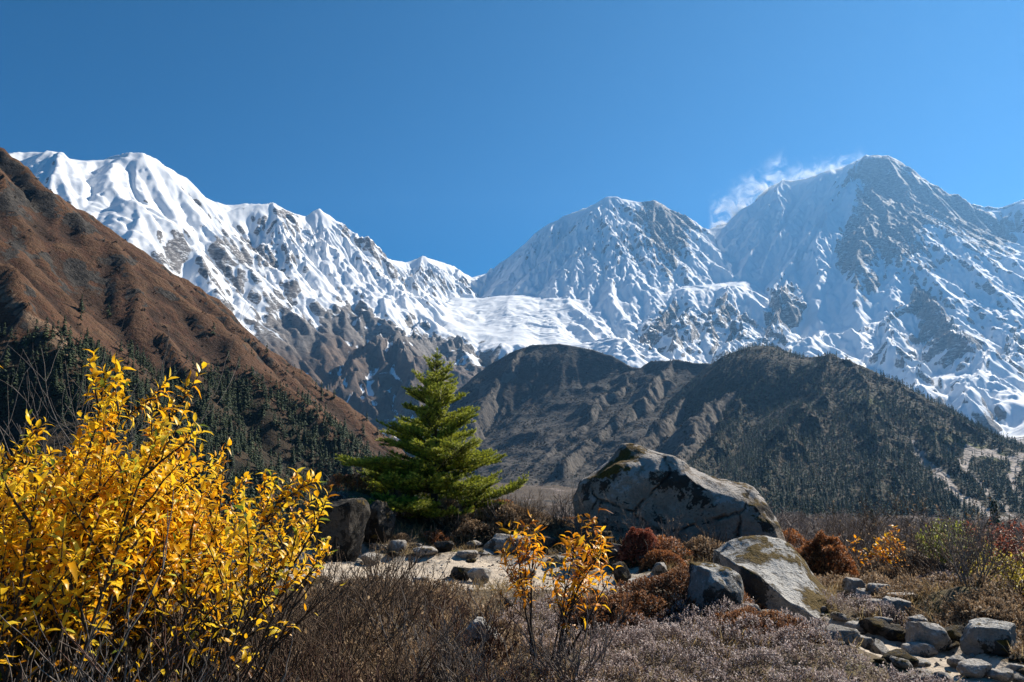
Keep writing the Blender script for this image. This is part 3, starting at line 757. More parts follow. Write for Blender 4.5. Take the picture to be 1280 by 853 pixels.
# ------------------------------------------------------------------ rocks
def mat_rock(name, base, dark, lichen, moss, mossiness, darkness, lich=0.5, scale=1.0, band=0.0, crack=0.0):
    t = NT(name, 0.92)
    o = t.obj(); nz = t.normal_z()
    a = t.noise(o, 1.6*scale, 6, 0.62); b = t.noise(o, 6*scale, 6, 0.68); c3 = t.noise(o, 30*scale, 5, 0.65); d = t.noise(o, 0.9*scale, 4, 0.55)
    c = t.mix(t.rng(b, 0.32, 0.68), tuple(k*0.7 for k in base), tuple(min(k*1.25, .8) for k in base))
    c = t.mix(t.math('MULTIPLY', t.rng(c3, 0.5, 0.7), 0.6), c, tuple(k*0.35 for k in base))
    # pale crustose lichen in flecks, mostly on top
    up = t.rng(nz, -0.1, 0.7, 0, 1)
    lk = t.rng(t.math('ADD', t.math('ADD', b, t.rng(c3, 0, 1, -0.2, 0.2)), t.math('MULTIPLY', up, 0.30*lich)), 0.68-0.02*lich, 0.76-0.02*lich, 0, 1, True)
    c = t.mix(t.math('MULTIPLY', lk, 0.85), c, lichen)
    # black crust and old moss
    dk = t.rng(t.math('ADD', t.math('ADD', a, t.rng(c3, 0, 1, -0.13, 0.13)), t.math('ADD', t.rng(b, 0, 1, -0.1, 0.1), t.math('MULTIPLY', band, t.math('MULTIPLY', t.rng(nz, -0.05, 0.2, 0, 1, True), t.rng(nz, 0.75, 0.4, 0, 1, True))))), 0.64-darkness, 0.57-darkness+0.02, 1, 0, True)
    c = t.mix(t.math('MULTIPLY', dk, 0.9), c, dark)
    mk = t.rng(t.math('ADD', t.math('ADD', d, t.rng(b, 0, 1, -0.22, 0.22)), t.math('MULTIPLY', up, 0.2)), 0.80-mossiness, 0.85-mossiness, 0, 1, True)
    mc = t.mix(t.rng(c3, 0.35, 0.65), tuple(k*0.45 for k in moss), moss)
    c = t.mix(mk, c, mc)
    h = t.math('ADD', t.math('ADD', b, t.math('MULTIPLY', c3, 0.35)), t.math('MULTIPLY', mk, 0.12))
    if crack:          # joints that run through the block
        wv = t.n.new('ShaderNodeVectorMath'); wv.operation = 'ADD'; t.l.new(o, wv.inputs[0])
        nn = t.n.new('ShaderNodeTexNoise'); nn.inputs['Scale'].default_value = 1.4; nn.inputs['Detail'].default_value = 5; t.l.new(o, nn.inputs['Vector'])
        sc_ = t.n.new('ShaderNodeVectorMath'); sc_.operation = 'SCALE'; sc_.inputs['Scale'].default_value = 0.5; t.l.new(nn.outputs['Color'], sc_.inputs[0]); t.l.new(sc_.outputs[0], wv.inputs[1])
        vo = t.n.new('ShaderNodeTexVoronoi'); vo.feature = 'DISTANCE_TO_EDGE'; vo.inputs['Scale'].default_value = 0.62; t.l.new(wv.outputs[0], vo.inputs['Vector'])
        ck = t.math('MULTIPLY', t.rng(vo.outputs['Distance'], 0.0, 0.022, 1, 0, True), t.rng(b, 0.42, 0.55, 0, 1))
        c = t.mix(t.math('MULTIPLY', ck, 0.85), c, (0.02, 0.017, 0.014)); h = t.math('SUBTRACT', h, t.math('MULTIPLY', ck, 0.8*crack))
    return t.out(c, t.bump(t.math('ADD', h, t.math('MULTIPLY', a, 0.8)), 1.0, 0.14/scale))

def rock_mesh(name, seed, size, mat, cuts=7, sub=4, rough=1.0, sink=0.2):
    """a broken stone: a ball cut by a few planes, worn and roughened; it stands on its own base"""
    r = random.Random(seed)
    bm = bmesh.new()
    bmesh.ops.create_icosphere(bm, subdivisions=sub, radius=1.0)
    planes = []
    for i in range(cuts):
        n = Vector((r.gauss(0, 1), r.gauss(0, 1), r.gauss(0, 0.8))).normalized()
        planes.append((n, r.uniform(0.5, 0.85)))
    planes.append((Vector((r.uniform(-.2, .2), r.uniform(-.2, .2), 1)).normalized(), r.uniform(0.55, 0.8)))
    off = Vector((r.uniform(0, 99), r.uniform(0, 99), r.uniform(0, 99)))
    for v in bm.verts:
        p = v.co.copy()
        for n, d in planes:
            k = p.dot(n)-d
            if k > 0:
                p -= n*k*0.92
        q = p*1.4+off
        p += v.co*(mnoise.fractal(q, 1.0, 2.0, 4)*0.10*rough) + v.co*(mnoise.ridged_multi_fractal(q*2.2, 1.0, 2.1, 4, 1.0, 2.0)*0.02*rough - 0.02)
        v.co = Vector((p.x*size[0]/2, p.y*size[1]/2, p.z*size[2]/2))
    z0 = min(v.co.z for v in bm.verts)
    for v in bm.verts:
        v.co.z -= z0 + sink*size[2]
    me = bpy.data.meshes.new(name)
    bm.to_mesh(me); bm.free()
    me.polygons.foreach_set('use_smooth', [True]*len(me.polygons))
    me.materials.append(mat)
    return me

def tag(o, label, cat, group=None):
    o['label'] = label; o['category'] = cat
    if group:
        o['group'] = group
    return o

def loft_rock(name, D, rings, mat, sub=2, rough=0.06, seed=0):
    """a boulder built from upright slices: each ring is (depth offset in m, outline as photo pixels at that distance)"""
    N = 64
    def resample(poly):
        p = np.array(poly+[poly[0]], float); s = np.r_[0, np.cumsum(np.hypot(*np.diff(p, axis=0).T))]
        u = np.linspace(0, s[-1], N, endpoint=False)
        return np.stack([np.interp(u, s, p[:, 0]), np.interp(u, s, p[:, 1])], 1)
    V, Fc = [], []
    for off, poly in rings:
        for x, y in resample(poly):
            v = ray(x, y); s = (D+off)/v[1]
            q = pt(x, y, 1.0); k = D/math.hypot(v[0], v[1])   # the real size at the distance D
            V.append((v[0]*k, v[1]*k+off, v[2]*k+EYE))
    for i in range(len(rings)-1):
        for j in range(N):
            a, b = i*N+j, i*N+(j+1) % N
            Fc.append((a, b, b+N, a+N))
    for i, flip in ((0, True), (len(rings)-1, False)):
        c = np.mean(V[i*N:(i+1)*N], axis=0); V.append(tuple(c)); ci = len(V)-1
        for j in range(N):
            a, b = i*N+j, i*N+(j+1) % N
            Fc.append((b, a, ci) if flip else (a, b, ci))
    bm = bmesh.new()
    vs_ = [bm.verts.new(v) for v in V]
    for f in Fc:
        bm.faces.new([vs_[i] for i in f])
    bmesh.ops.recalc_face_normals(bm, faces=bm.faces)
    for _ in range(sub):
        bmesh.ops.subdivide_edges(bm, edges=bm.edges[:], cuts=1, use_grid_fill=True)
        for q in range(1):
            bmesh.ops.smooth_vert(bm, verts=bm.verts[:], factor=0.1, use_axis_x=True, use_axis_y=True, use_axis_z=True)
    bm.normal_update()
    cen = Vector(np.mean([v.co for v in bm.verts], axis=0)); base = min(v.co.z for v in bm.verts)
    mv = []
    for v in bm.verts:
        p = v.co*1.0+Vector((seed*7.1, 3, 5))
        n = mnoise.fractal(p*1.1, 1.0, 2.0, 5)*rough + (mnoise.ridged_multi_fractal(p*2.6, 1.0, 2.1, 5, 1.0, 2.0)-1.2)*rough*0.3
        cell = mnoise.voronoi(p*1.3)[0]; n += (cell[1]-cell[0]-0.3)*rough*0.8*(1 if cell[1]-cell[0] < 0.3 else 0.4)
        mv.append(v.co+v.normal*n)
    for v, p in zip(bm.verts, mv):
        v.co = p - Vector((cen.x, cen.y, base))
    me = bpy.data.meshes.new(name); bm.to_mesh(me); bm.free()
    me.polygons.foreach_set('use_smooth', [True]*len(me.polygons))
    me.materials.append(mat)
    o = link(bpy.data.objects.new(name, me)); o.location = (cen.x, cen.y, base)
    return o

def rocks():
    R1 = mat_rock('boulder_granite', (0.37, 0.305, 0.245), (0.022, 0.018, 0.014), (0.46, 0.43, 0.40), (0.16, 0.10, 0.02), 0.08, -0.03, 0.9, 0.8, 0.12, 1.0)
    R2 = mat_rock('pale_lichen_rock', (0.30, 0.28, 0.25), (0.03, 0.027, 0.022), (0.60, 0.58, 0.54), (0.17, 0.11, 0.022), 0.12, 0.08, 0.9, 1.3)
    R3 = mat_rock('path_stone', (0.31, 0.275, 0.235), (0.05, 0.045, 0.04), (0.50, 0.47, 0.43), (0.16, 0.12, 0.04), 0.04, 0.02, 0.8, 3.5)
    R4 = mat_rock('dark_mossy_rock', (0.09, 0.078, 0.064), (0.012, 0.011, 0.009), (0.24, 0.225, 0.2), (0.15, 0.10, 0.025), 0.13, 0.12, 0.3, 1.6)
    # the great boulder
    sil = [(719, 627), (726, 601), (747, 587), (768, 570), (780, 557), (787, 555), (810, 561), (841, 570), (859, 580), (873, 587), (902, 600), (928, 601), (947, 611), (965, 637), (976, 660), (985, 682)]
    low = [(975, 706), (930, 712), (880, 712), (820, 708), (770, 702), (735, 690), (722, 660)]
    front = [(726, 630), (736, 604), (768, 588), (794, 590), (812, 582), (834, 578), (852, 586), (864, 604), (894, 615), (911, 620), (932, 622), (950, 640), (964, 668), (970, 684)]
    f2 = [(745, 640), (755, 618), (780, 604), (812, 596), (846, 600), (870, 618), (911, 632), (930, 640), (948, 664), (955, 684)]
    shrink = lambda poly, k, cx, cy: [(cx+(x-cx)*k, cy+(y-cy)*k) for x, y in poly]
    o = loft_rock('boulder', 15.6, [(-0.95, shrink(f2+[(940, 704), (850, 704), (765, 694)], 0.9, 850, 660)), (-0.85, [(x, y-8) for x, y in f2]+[(945, 707), (850, 710), (755, 697)]), (-0.55, [(x, y-9) for x, y in front]+low), (0.1, [(x, y+0.5*max(0, 0)) for x, y in sil]+low), (0.5, sil+low),
                                   (1.2, shrink(sil, 0.93, 850, 690)+low), (1.9, shrink(sil+low, 0.6, 850, 690))], R1, 3, 0.06, 1)
    tag(o, 'huge grey boulder with black moss crust and pale lichened top, beyond the path', 'boulder')
    # the pale slab beside it
    sil = [(905, 693), (922, 681), (945, 675), (975, 678), (1005, 688), (1025, 708), (1045, 730), (1065, 752), (1088, 778)]
    low = [(1080, 792), (1020, 790), (960, 785), (925, 760), (908, 720)]
    f1 = [(907, 700), (925, 712), (955, 735), (985, 755), (1020, 766), (1070, 778)]
    o = loft_rock('boulder', 9.35, [(-0.75, shrink(f1+[(1060, 790), (1000, 790), (950, 780), (915, 745)], 0.9, 990, 765)), (-0.66, f1+[(1070, 792), (1000, 792), (950, 782), (915, 748)]), (-0.1, [(906, 697), (924, 695), (950, 700), (980, 712), (1010, 728), (1035, 750), (1078, 777)]+low), (0.5, sil+low), (0.9, shrink(sil+low, 0.9, 990, 740)), (1.3, shrink(sil+low, 0.5, 990, 750))], R2, 3, 0.055, 2)
    tag(o, 'long pale slab boulder with white lichen sloping down to the right', 'boulder')
    # dark boulder under the shrubs on the right
    sil = [(1070, 728), (1078, 694), (1090, 681), (1110, 677), (1140, 686), (1165, 700), (1195, 712), (1220, 722), (1236, 738)]
    o = loft_rock('boulder', 15.0, [(-0.8, shrink(sil+[(1225, 765), (1090, 760)], 0.85, 1150, 735)), (-0.5, [(1072, 732), (1082, 702), (1096, 690), (1115, 686), (1140, 697), (1190, 722), (1232, 742)]+[(1236, 770), (1080, 766)]), (0.1, sil+[(1240, 772), (1074, 768)]), (0.8, shrink(sil+[(1240, 772), (1074, 768)], 0.75, 1150, 735))], R4, 3, 0.07, 3)
    tag(o, 'dark mossy boulder with ochre top, half hidden among shrubs at the right', 'boulder')
    # single stones: column, foot row, width and height in photo pixels, material, label
    S = [(890, 766, 74, 74, R2, 'blocky lichen covered rock just left of the pale slab', 'rock'),
         (938, 772, 27, 22, R3, 'small pointed grey stone at the foot of the pale slab', 'stone'),
         (848, 742, 46, 26, R2, 'flat pale rock with a mossy spot left of the blocky rock', 'rock'),
         (745, 697, 54, 46, R4, 'rounded dark mossy rock in front of the left end of the huge boulder', 'rock'),
         (688, 690, 46, 26, R4, 'low dark rock between the orange sapling and the spruce', 'rock'),
         (776, 728, 26, 30, R4, 'small upright dark rock beside the red dwarf bush', 'rock'),
         (803, 736, 50, 16, R3, 'low flat grey stone at the path edge under the red dwarf bush', 'stone'),
         (600, 822, 58, 58, R2, 'round grey pink boulder at the near edge of the path', 'rock'),
         (632, 692, 64, 30, R3, 'flat topped grey rock right of the spruce foot', 'rock'),
         (428, 700, 64, 92, R4, 'tall dark lichened rock in the bank left of the spruce', 'rock'),
         (470, 694, 50, 60, R4, 'dark rock in the shaded bank under the left spruce boughs', 'rock'),
         (462, 704, 30, 16, R3, 'grey stone lying at the foot of the shaded bank', 'stone'),
         (530, 694, 34, 15, R3, 'grey stone at the shaded far edge of the path below the spruce', 'stone'),
         (498, 690, 24, 20, R3, 'small pale stone in the shade of the spruce', 'stone'),
         (577, 724, 34, 20, R4, 'dark tussock like rock on the sandy path', 'rock'),
         (600, 727, 30, 20, R3, 'grey rock next to the dark one on the sandy path', 'rock'),
         (468, 724, 22, 8, R3, 'flat dark stone sunk in the left part of the path', 'stone'),
         (527, 727, 22, 8, R3, 'flat stone sunk in the middle of the sandy path', 'stone'),
         (640, 766, 34, 26, R4, 'dark rock on the near path edge behind the orange sapling', 'rock'),
         (587, 740, 12, 6, R3, 'pebble sized stone alone on the bare sand', 'stone'),
         (660, 722, 26, 16, R3, 'grey stone on the far path edge behind the orange sapling', 'stone'),
         (720, 716, 28, 14, R3, 'low grey stone behind the right leaves of the orange sapling', 'stone'),
         (555, 690, 26, 16, R4, 'dark stone right below the spruce trunk', 'stone'),
         (585, 698, 30, 12, R3, 'long grey stone on the slope right of the spruce shade', 'stone')]
    pile = [(1070, 742, 30, 22), (1082, 753, 26, 18), (1100, 752, 28, 28), (1094, 769, 38, 24), (1127, 752, 40, 12), (1126, 774, 42, 30), (1102, 783, 26, 18), (1143, 788, 30, 20), (1117, 799, 30, 20), (1161, 812, 56, 38), (1148, 820, 36, 18)]
    lab = ['round topped brown stone, left and top of the stone pile', 'square grey stone below the round topped one on the pile', 'tilted bluish stone standing on top of the stone pile', 'tan flat faced stone on the left flank of the pile',
           'thin white slab lying on top of the stone pile', 'large mossy stone under the thin white slab', 'small pale stone low on the left flank of the pile', 'grey wedge stone on the right flank of the pile',
           'dark stone at the foot of the pile in its middle', 'biggest block of the pile at its lower right', 'pale stone lying before the biggest block of the pile']
    for (x, y, w_, h_), l in zip(pile, lab):
        S.append((x, y, w_, h_, R3 if 'dark' not in l else R4, l, 'stone', 'stones heaped by the path on the right'))
    S += [(1072, 792, 32, 18, R3, 'brown stone in the sand below the stone pile', 'stone'), (1046, 792, 18, 15, R3, 'small stone between the heath and the sand', 'stone'), (1079, 810, 30, 18, R3, 'low grey stone set in the pale sand at the right', 'stone'),
          (1120, 824, 26, 12, R3, 'flat pale stone on the sand below the stone pile', 'stone'), (1197, 834, 20, 14, R3, 'small round stone at the path edge near the lower right', 'stone'), (1222, 846, 40, 20, R3, 'long flat stone at the path edge in the lower right', 'stone'),
          (1240, 815, 62, 46, R2, 'larger grey rock among shrubs at the lower right', 'rock'), (1250, 850, 30, 16, R3, 'stone at the lower right below the larger grey rock', 'stone'), (1275, 846, 22, 18, R3, 'pale stone at the far right of the path', 'stone'), (1150, 834, 22, 10, R3, 'flat stone in the sand above the lower right heath', 'stone')]
    for i, s in enumerate(S):
        x, y, w_, h_, m, l, cat = s[:7]
        p = ground_at(x, min(y, 850))
        if y < 700 and x < 480:
            p = at(x, 14.6)
        D = p.length
        k = math.hypot(p.x, p.y)/FPX
        W, Hh = w_*k*1.0, h_*k*1.05
        me = rock_mesh(cat, 100+i, (W, max(W*0.8, Hh*0.8), Hh), m, 8, 4 if w_ < 40 else 5, 1.0, 0.16)
        o = link(bpy.data.objects.new(cat, me)); o.location = p; o.rotation_euler = (0, 0, i*1.3 % 0.9-0.45)
        tag(o, l, cat, s[7] if len(s) > 7 else None)
    # stones half sunk in the terrace, copies of six
    rr = random.Random(8); six = []
    for k in range(6):
        w_ = rr.uniform(0.8, 1.2)
        six.append(rock_mesh('stone', 300+k, (w_, rr.uniform(0.6, 1.0), rr.uniform(0.4, 0.65)), R3 if k % 3 else R4, 8, 4, 1.1, 0.25))
    lab = 'small stone half sunk in the ground beside the path'
    n = 0
    while n < 180:
        x, y = (rr.uniform(-4.5, 6.5), rr.uniform(8.6, 17.5)) if n < 120 else (rr.uniform(2.3, 5.2), rr.uniform(4.6, 8.6))
        pm = float(path_mask(np.array(x), np.array(y)))
        if abs(pm) > 0.45 or (n < 120 and pm > 0.12 and rr.random() < 0.75) or (n < 120 and y < 9.5 and x < 1) or (n >= 120 and pm < -0.2): continue
        o = link(bpy.data.objects.new('stone', six[rr.randrange(6)])); sc = 0.08+0.34*rr.random()**2.6
        o.location = (x, y, float(gz(x, y))); o.scale = (sc, sc, sc); o.rotation_euler = (rr.uniform(-.3, .3), rr.uniform(-.3, .3), rr.uniform(0, 6.28))
        tag(o, lab, 'stone', 'stones half sunk in the terrace'); n += 1
    # loose gravel on the path
    rs = np.random.RandomState(5)
    tv = np.array([(1, 0, 0), (-.5, .87, 0), (-.5, -.87, 0), (.2, .1, .8), (-.4, .2, -.5)], float)
    tf = np.array([(0, 1, 3), (1, 2, 3), (2, 0, 3), (1, 0, 4), (2, 1, 4), (0, 2, 4)])
    V, Fc = [], []
    n = 0
    X = rs.uniform(-9, 7, 17000); Y = rs.uniform(4, 15, 17000); pm = path_mask(X, Y)
    keep = (pm > -0.25) & (rs.rand(17000) < 0.75)
    X, Y = X[keep], Y[keep]; Z = gz(X, Y)
    for x, y, z in zip(X, Y, Z):
        s = 0.006+0.028*rs.rand()**3.5; a = rs.rand()*6.28
        c_, s_ = math.cos(a), math.sin(a)
        q = tv*np.array([s*rs.uniform(.7, 1.4), s*rs.uniform(.7, 1.2), s*rs.uniform(.5, 1)])
        V.append(np.stack([q[:, 0]*c_-q[:, 1]*s_+x, q[:, 0]*s_+q[:, 1]*c_+y, q[:, 2]+z+s*0.2], 1)); Fc.append(tf+n); n += 5
    o = link(bpy.data.objects.new('gravel', mesh_np('gravel', np.concatenate(V), np.concatenate(Fc), R3, None, False, 3))); o['kind'] = 'stuff'; o['label'] = 'loose gravel strewn over the sandy path'
rocks()
# ------------------------------------------------------------------ plants
def tubes(lines, sides=5):
    """lines: list of (points (n,3), radii (n,)) -> verts, quads"""
    V, Q, n0 = [], [], 0
    ang = np.linspace(0, 2*np.pi, sides, endpoint=False)
    ca, sa = np.cos(ang), np.sin(ang)
    for P, R in lines:
        P = np.asarray(P, float); R = np.asarray(R, float)
        T = np.gradient(P, axis=0); T /= np.linalg.norm(T, axis=1)[:, None]+1e-9
        ref = np.array([0.3, 0.2, 1.0]) if abs(T[0, 2]) < 0.9 else np.array([1.0, 0.1, 0.2])
        A = np.cross(T, ref); A /= np.linalg.norm(A, axis=1)[:, None]+1e-9
        B = np.cross(T, A)
        ring = P[:, None]+R[:, None, None]*(A[:, None]*ca[None, :, None]+B[:, None]*sa[None, :, None])
        V.append(ring.reshape(-1, 3))
        m = len(P)
        i = np.arange(m-1)[:, None]*sides; j = np.arange(sides)[None]; j2 = (j+1) % sides
        Q.append((np.stack([i+j, i+j2, i+j2+sides, i+j+sides], -1)+n0).reshape(-1, 4))
        n0 += m*sides
    return np.concatenate(V), np.concatenate(Q)

def wobble_line(p, d, L, n, r0, r1, rng, bend=0.15, lift=0.0):
    """a stem that wanders a little: points, radii, end direction"""
    d = np.array(d, float); d /= np.linalg.norm(d)
    P = [np.array(p, float)]
    for i in range(n):
        d = d + rng.normal(0, bend, 3)/n**0.5 + np.array([0, 0, lift/n]); d /= np.linalg.norm(d)
        P.append(P[-1]+d*L/n)
    return np.array(P), np.linspace(r0, r1, n+1), d

def leaves(base, direc, up, length, width, curl=0.25, fold=0.35):
    """many folded, bent leaf blades at once: (n,3) bases, directions, up hints; (n,) lengths and widths -> verts (n*8), tris"""
    d = direc/(np.linalg.norm(direc, axis=1)[:, None]+1e-9)
    s = np.cross(d, up); s /= np.linalg.norm(s, axis=1)[:, None]+1e-9
    u = np.cross(s, d)
    n = len(d)
    L, W = length[:, None], width[:, None]
    cu = (np.asarray(curl)*np.ones(n))[:, None]; fo = (np.asarray(fold)*np.ones(n))[:, None]
    m1 = base+d*L*0.33+u*L*cu*0.10
    m2 = base+d*L*0.70-u*L*cu*0.10
    tip = base+d*L*0.97-u*L*cu*0.45
    l1 = m1+s*W*0.46+u*W*fo*0.4; r1 = m1-s*W*0.46+u*W*fo*0.4
    l2 = m2+s*W*0.36+u*W*fo*0.3; r2 = m2-s*W*0.36+u*W*fo*0.3
    V = np.stack([base, m1, m2, tip, l1, r1, l2, r2], 1).reshape(-1, 3)
    t = np.array([(0, 1, 4), (0, 5, 1), (1, 2, 6), (1, 6, 4), (1, 5, 7), (1, 7, 2), (2, 3, 6), (2, 7, 3)])
    T = (t[None]+np.arange(n)[:, None, None]*8).reshape(-1, 3)
    return V, T

def mat_leaf(name, stops, trans=0.5, rough=0.45, veins=True):
    """leaf blade coloured by the per-leaf attribute 'tone', lit from both sides"""
    m = bpy.data.materials.new(name); m.use_nodes = True
    n, l = m.node_tree.nodes, m.node_tree.links
    b = n['Principled BSDF']; b.inputs['Roughness'].default_value = rough; b.inputs['Specular IOR Level'].default_value = 0.35
    a = n.new('ShaderNodeAttribute'); a.attribute_name = 'tone'
    r = n.new('ShaderNodeValToRGB'); e = r.color_ramp.elements
    while len(e) < len(stops): e.new(0.5)
    for k, (p, c) in zip(e, stops): k.position = p; k.color = (*c, 1)
    l.new(a.outputs['Fac'], r.inputs[0])
    l.new(r.outputs[0], b.inputs['Base Color'])
    tr = n.new('ShaderNodeBsdfTranslucent'); l.new(r.outputs[0], tr.inputs['Color'])
    mx = n.new('ShaderNodeMixShader'); mx.inputs[0].default_value = trans
    l.new(b.outputs[0], mx.inputs[1]); l.new(tr.outputs[0], mx.inputs[2])
    l.new(mx.outputs[0], n['Material Output'].inputs['Surface'])
    return m

def mat_bark(name, a, b, scale=60):
    t = NT(name, 0.9); o = t.obj()
    c = t.mix(t.rng(t.noise(o, scale, 4, 0.6), 0.35, 0.65), a, b)
    return t.out(c)

BARK_DARK = mat_bark('dark_bark', (0.022, 0.017, 0.013), (0.075, 0.058, 0.045))
BARK_TWIG = mat_bark('brown_twig_bark', (0.055, 0.036, 0.024), (0.19, 0.13, 0.085))
BARK_GREY = mat_bark('grey_twig_bark', (0.10, 0.08, 0.066), (0.25, 0.21, 0.18))
BARK_RED = mat_bark('red_brown_twig_bark', (0.055, 0.028, 0.02), (0.15, 0.085, 0.06))
YELLOW = mat_leaf('yellow_willow_leaf', [(0.0, (0.10, 0.045, 0.012)), (0.08, (0.50, 0.19, 0.012)), (0.24, (0.90, 0.40, 0.010)), (0.5, (0.95, 0.57, 0.018)), (0.85, (0.94, 0.70, 0.05)), (0.95, (0.50, 0.52, 0.06)), (1.0, (0.16, 0.22, 0.03))], 0.5, 0.4)
ORANGE = mat_leaf('orange_sapling_leaf', [(0.0, (0.12, 0.04, 0.015)), (0.2, (0.45, 0.15, 0.012)), (0.5, (0.85, 0.34, 0.012)), (0.8, (0.92, 0.52, 0.016)), (1.0, (0.9, 0.62, 0.05))], 0.5, 0.4)
LEMON = mat_leaf('lemon_leaf', [(0.0, (0.30, 0.22, 0.03)), (0.5, (0.55, 0.42, 0.05)), (1.0, (0.62, 0.55, 0.10))], 0.5, 0.5)
GREENISH = mat_leaf('yellow_green_leaf', [(0.0, (0.05, 0.07, 0.012)), (0.5, (0.26, 0.29, 0.04)), (1.0, (0.50, 0.50, 0.09))], 0.45, 0.5)
RUST = mat_leaf('rust_leaf', [(0.0, (0.07, 0.03, 0.015)), (0.5, (0.32, 0.12, 0.04)), (1.0, (0.52, 0.24, 0.09))], 0.4, 0.6)
RED = mat_leaf('red_leaf', [(0.0, (0.09, 0.02, 0.012)), (0.5, (0.30, 0.075, 0.04)), (1.0, (0.46, 0.19, 0.11))], 0.4, 0.6)
BROWN = mat_leaf('dry_brown_leaf', [(0.0, (0.04, 0.028, 0.02)), (0.5, (0.25, 0.16, 0.09)), (1.0, (0.55, 0.39, 0.23))], 0.35, 0.7)
HEATH = mat_leaf('heath_leaf', [(0.0, (0.035, 0.022, 0.022)), (0.35, (0.12, 0.085, 0.08)), (0.7, (0.46, 0.36, 0.325)), (1.0, (0.76, 0.66, 0.60))], 0.4, 0.6)
HEATH_BROWN = mat_leaf('brown_heath_leaf', [(0.0, (0.03, 0.014, 0.008)), (0.4, (0.12, 0.048, 0.02)), (0.8, (0.34, 0.15, 0.06)), (1.0, (0.50, 0.30, 0.16))], 0.4, 0.6)
GRASS = mat_leaf('dry_grass_blade', [(0.0, (0.09, 0.06, 0.03)), (0.5, (0.32, 0.21, 0.09)), (1.0, (0.55, 0.42, 0.21))], 0.35, 0.7)
NEEDLE = mat_leaf('spruce_needle', [(0.0, (0.018, 0.032, 0.009)), (0.38, (0.075, 0.11, 0.016)), (0.66, (0.27, 0.31, 0.028)), (1.0, (0.50, 0.50, 0.055))], 0.38, 0.55)

def tone_attr(t, k):
    return np.repeat(np.clip(t, 0, 1), k)

def put_leaves(name, base, d, up, L, W, tone, mat, parent, curl=0.25, fold=0.35):
    V, T = leaves(base, d, up, L, W, curl, fold)
    me = mesh_np(name, V, T, mat, dict(tone=tone_attr(tone, 8)), True, 3)
    return link(bpy.data.objects.new(name, me), parent)

def put_tubes(name, lines, mat, parent, sides=5):
    V, Q = tubes(lines, sides)
    return link(bpy.data.objects.new(name, mesh_np(name, V, Q, mat)), parent)

def root(name, loc, rz=0.0):
    o = link(bpy.data.objects.new(name, None)); o.location = loc; o.rotation_euler = (0, 0, rz)
    o.empty_display_size = 0.2
    return o

def shrub_geometry(rng, n_stems, height, spread, shoot, leaf_len, leaf_gap, start=0.35, r0=0.011, side=5, lean=(0, 0), droop=0.0, base_r=0.12):
    """stems with side shoots; leaves set along the upper part of every shoot"""
    lines, LB, LD, LU, LT = [], [], [], [], []
    def dress(P, f0, dens=1.0):
        seg = np.linalg.norm(np.diff(P, axis=0), axis=1); s = np.r_[0, np.cumsum(seg)]
        n = max(3, int((s[-1]*(1-f0))/leaf_gap*dens)); phase = rng.rand()*6.28
        for i in range(n):
            t = s[-1]*(f0+(1-f0)*(i+rng.rand()*0.6)/n)
            k = min(np.searchsorted(s, t, 'right')-1, len(P)-2); fr = (t-s[k])/max(seg[k], 1e-6)
            p = P[k]+(P[k+1]-P[k])*fr; ax = (P[k+1]-P[k])/max(seg[k], 1e-6)
            a = phase+i*2.4
            o = np.cross(ax, [math.cos(a), math.sin(a), 0.3]); o /= np.linalg.norm(o)+1e-9
            q = i/n
            d = o*(1.0-0.55*q**2)+ax*(0.2+0.55*q**2)+np.array([0, 0, 0.05-droop])
            LB.append(p); LD.append(d); LU.append(ax+np.array([0, 0, 0.5])+rng.normal(0, .25, 3)); LT.append(q)
    for k in range(n_stems):
        a = rng.rand()*6.28; u = rng.rand()**0.6
        d = np.array([math.cos(a)*u*spread+lean[0], math.sin(a)*u*spread+lean[1], 1.0])
        h = height*(0.72+0.28*rng.rand())*(1-0.18*u)
        p0 = np.array([math.cos(a)*base_r*u, math.sin(a)*base_r*u, -0.04])
        P, R, de = wobble_line(p0, d, h*np.linalg.norm(d)*0.95, 9, r0*(0.7+0.5*rng.rand()), r0*0.18, rng, 0.22, 0.25)
        lines.append((P, R)); dress(P, 0.62)
        for j in range(side):
            f = start+(1-start)*(j+rng.rand())/side*0.9
            i = min(int(f*9), 8); p = P[i]+(P[i+1]-P[i])*(f*9-i)
            b = rng.rand()*6.28
            dd = (P[i+1]-P[i])/np.linalg.norm(P[i+1]-P[i])*0.9+np.array([math.cos(b), math.sin(b), 0.25])*0.95
            L = shoot*(0.5+0.7*rng.rand())*(1.1-0.5*f)
            S, SR, _ = wobble_line(p, dd, L, 6, r0*0.42, r0*0.12, rng, 0.24, 0.38)
            lines.append((S, SR)); dress(S, 0.22)
            for q in range(2):
                fi = 1+int(rng.rand()*4); b = rng.rand()*6.28
                d3 = (S[fi+1]-S[fi])/np.linalg.norm(S[fi+1]-S[fi])+np.array([math.cos(b), math.sin(b), 0.3])*0.7
                S2, R2, _ = wobble_line(S[fi], d3, L*0.5*(0.5+rng.rand()*0.6), 4, r0*0.22, r0*0.08, rng, 0.2, 0.4)
                lines.append((S2, R2)); dress(S2, 0.15)
    return lines, np.array(LB), np.array(LD), np.array(LU), np.array(LT)

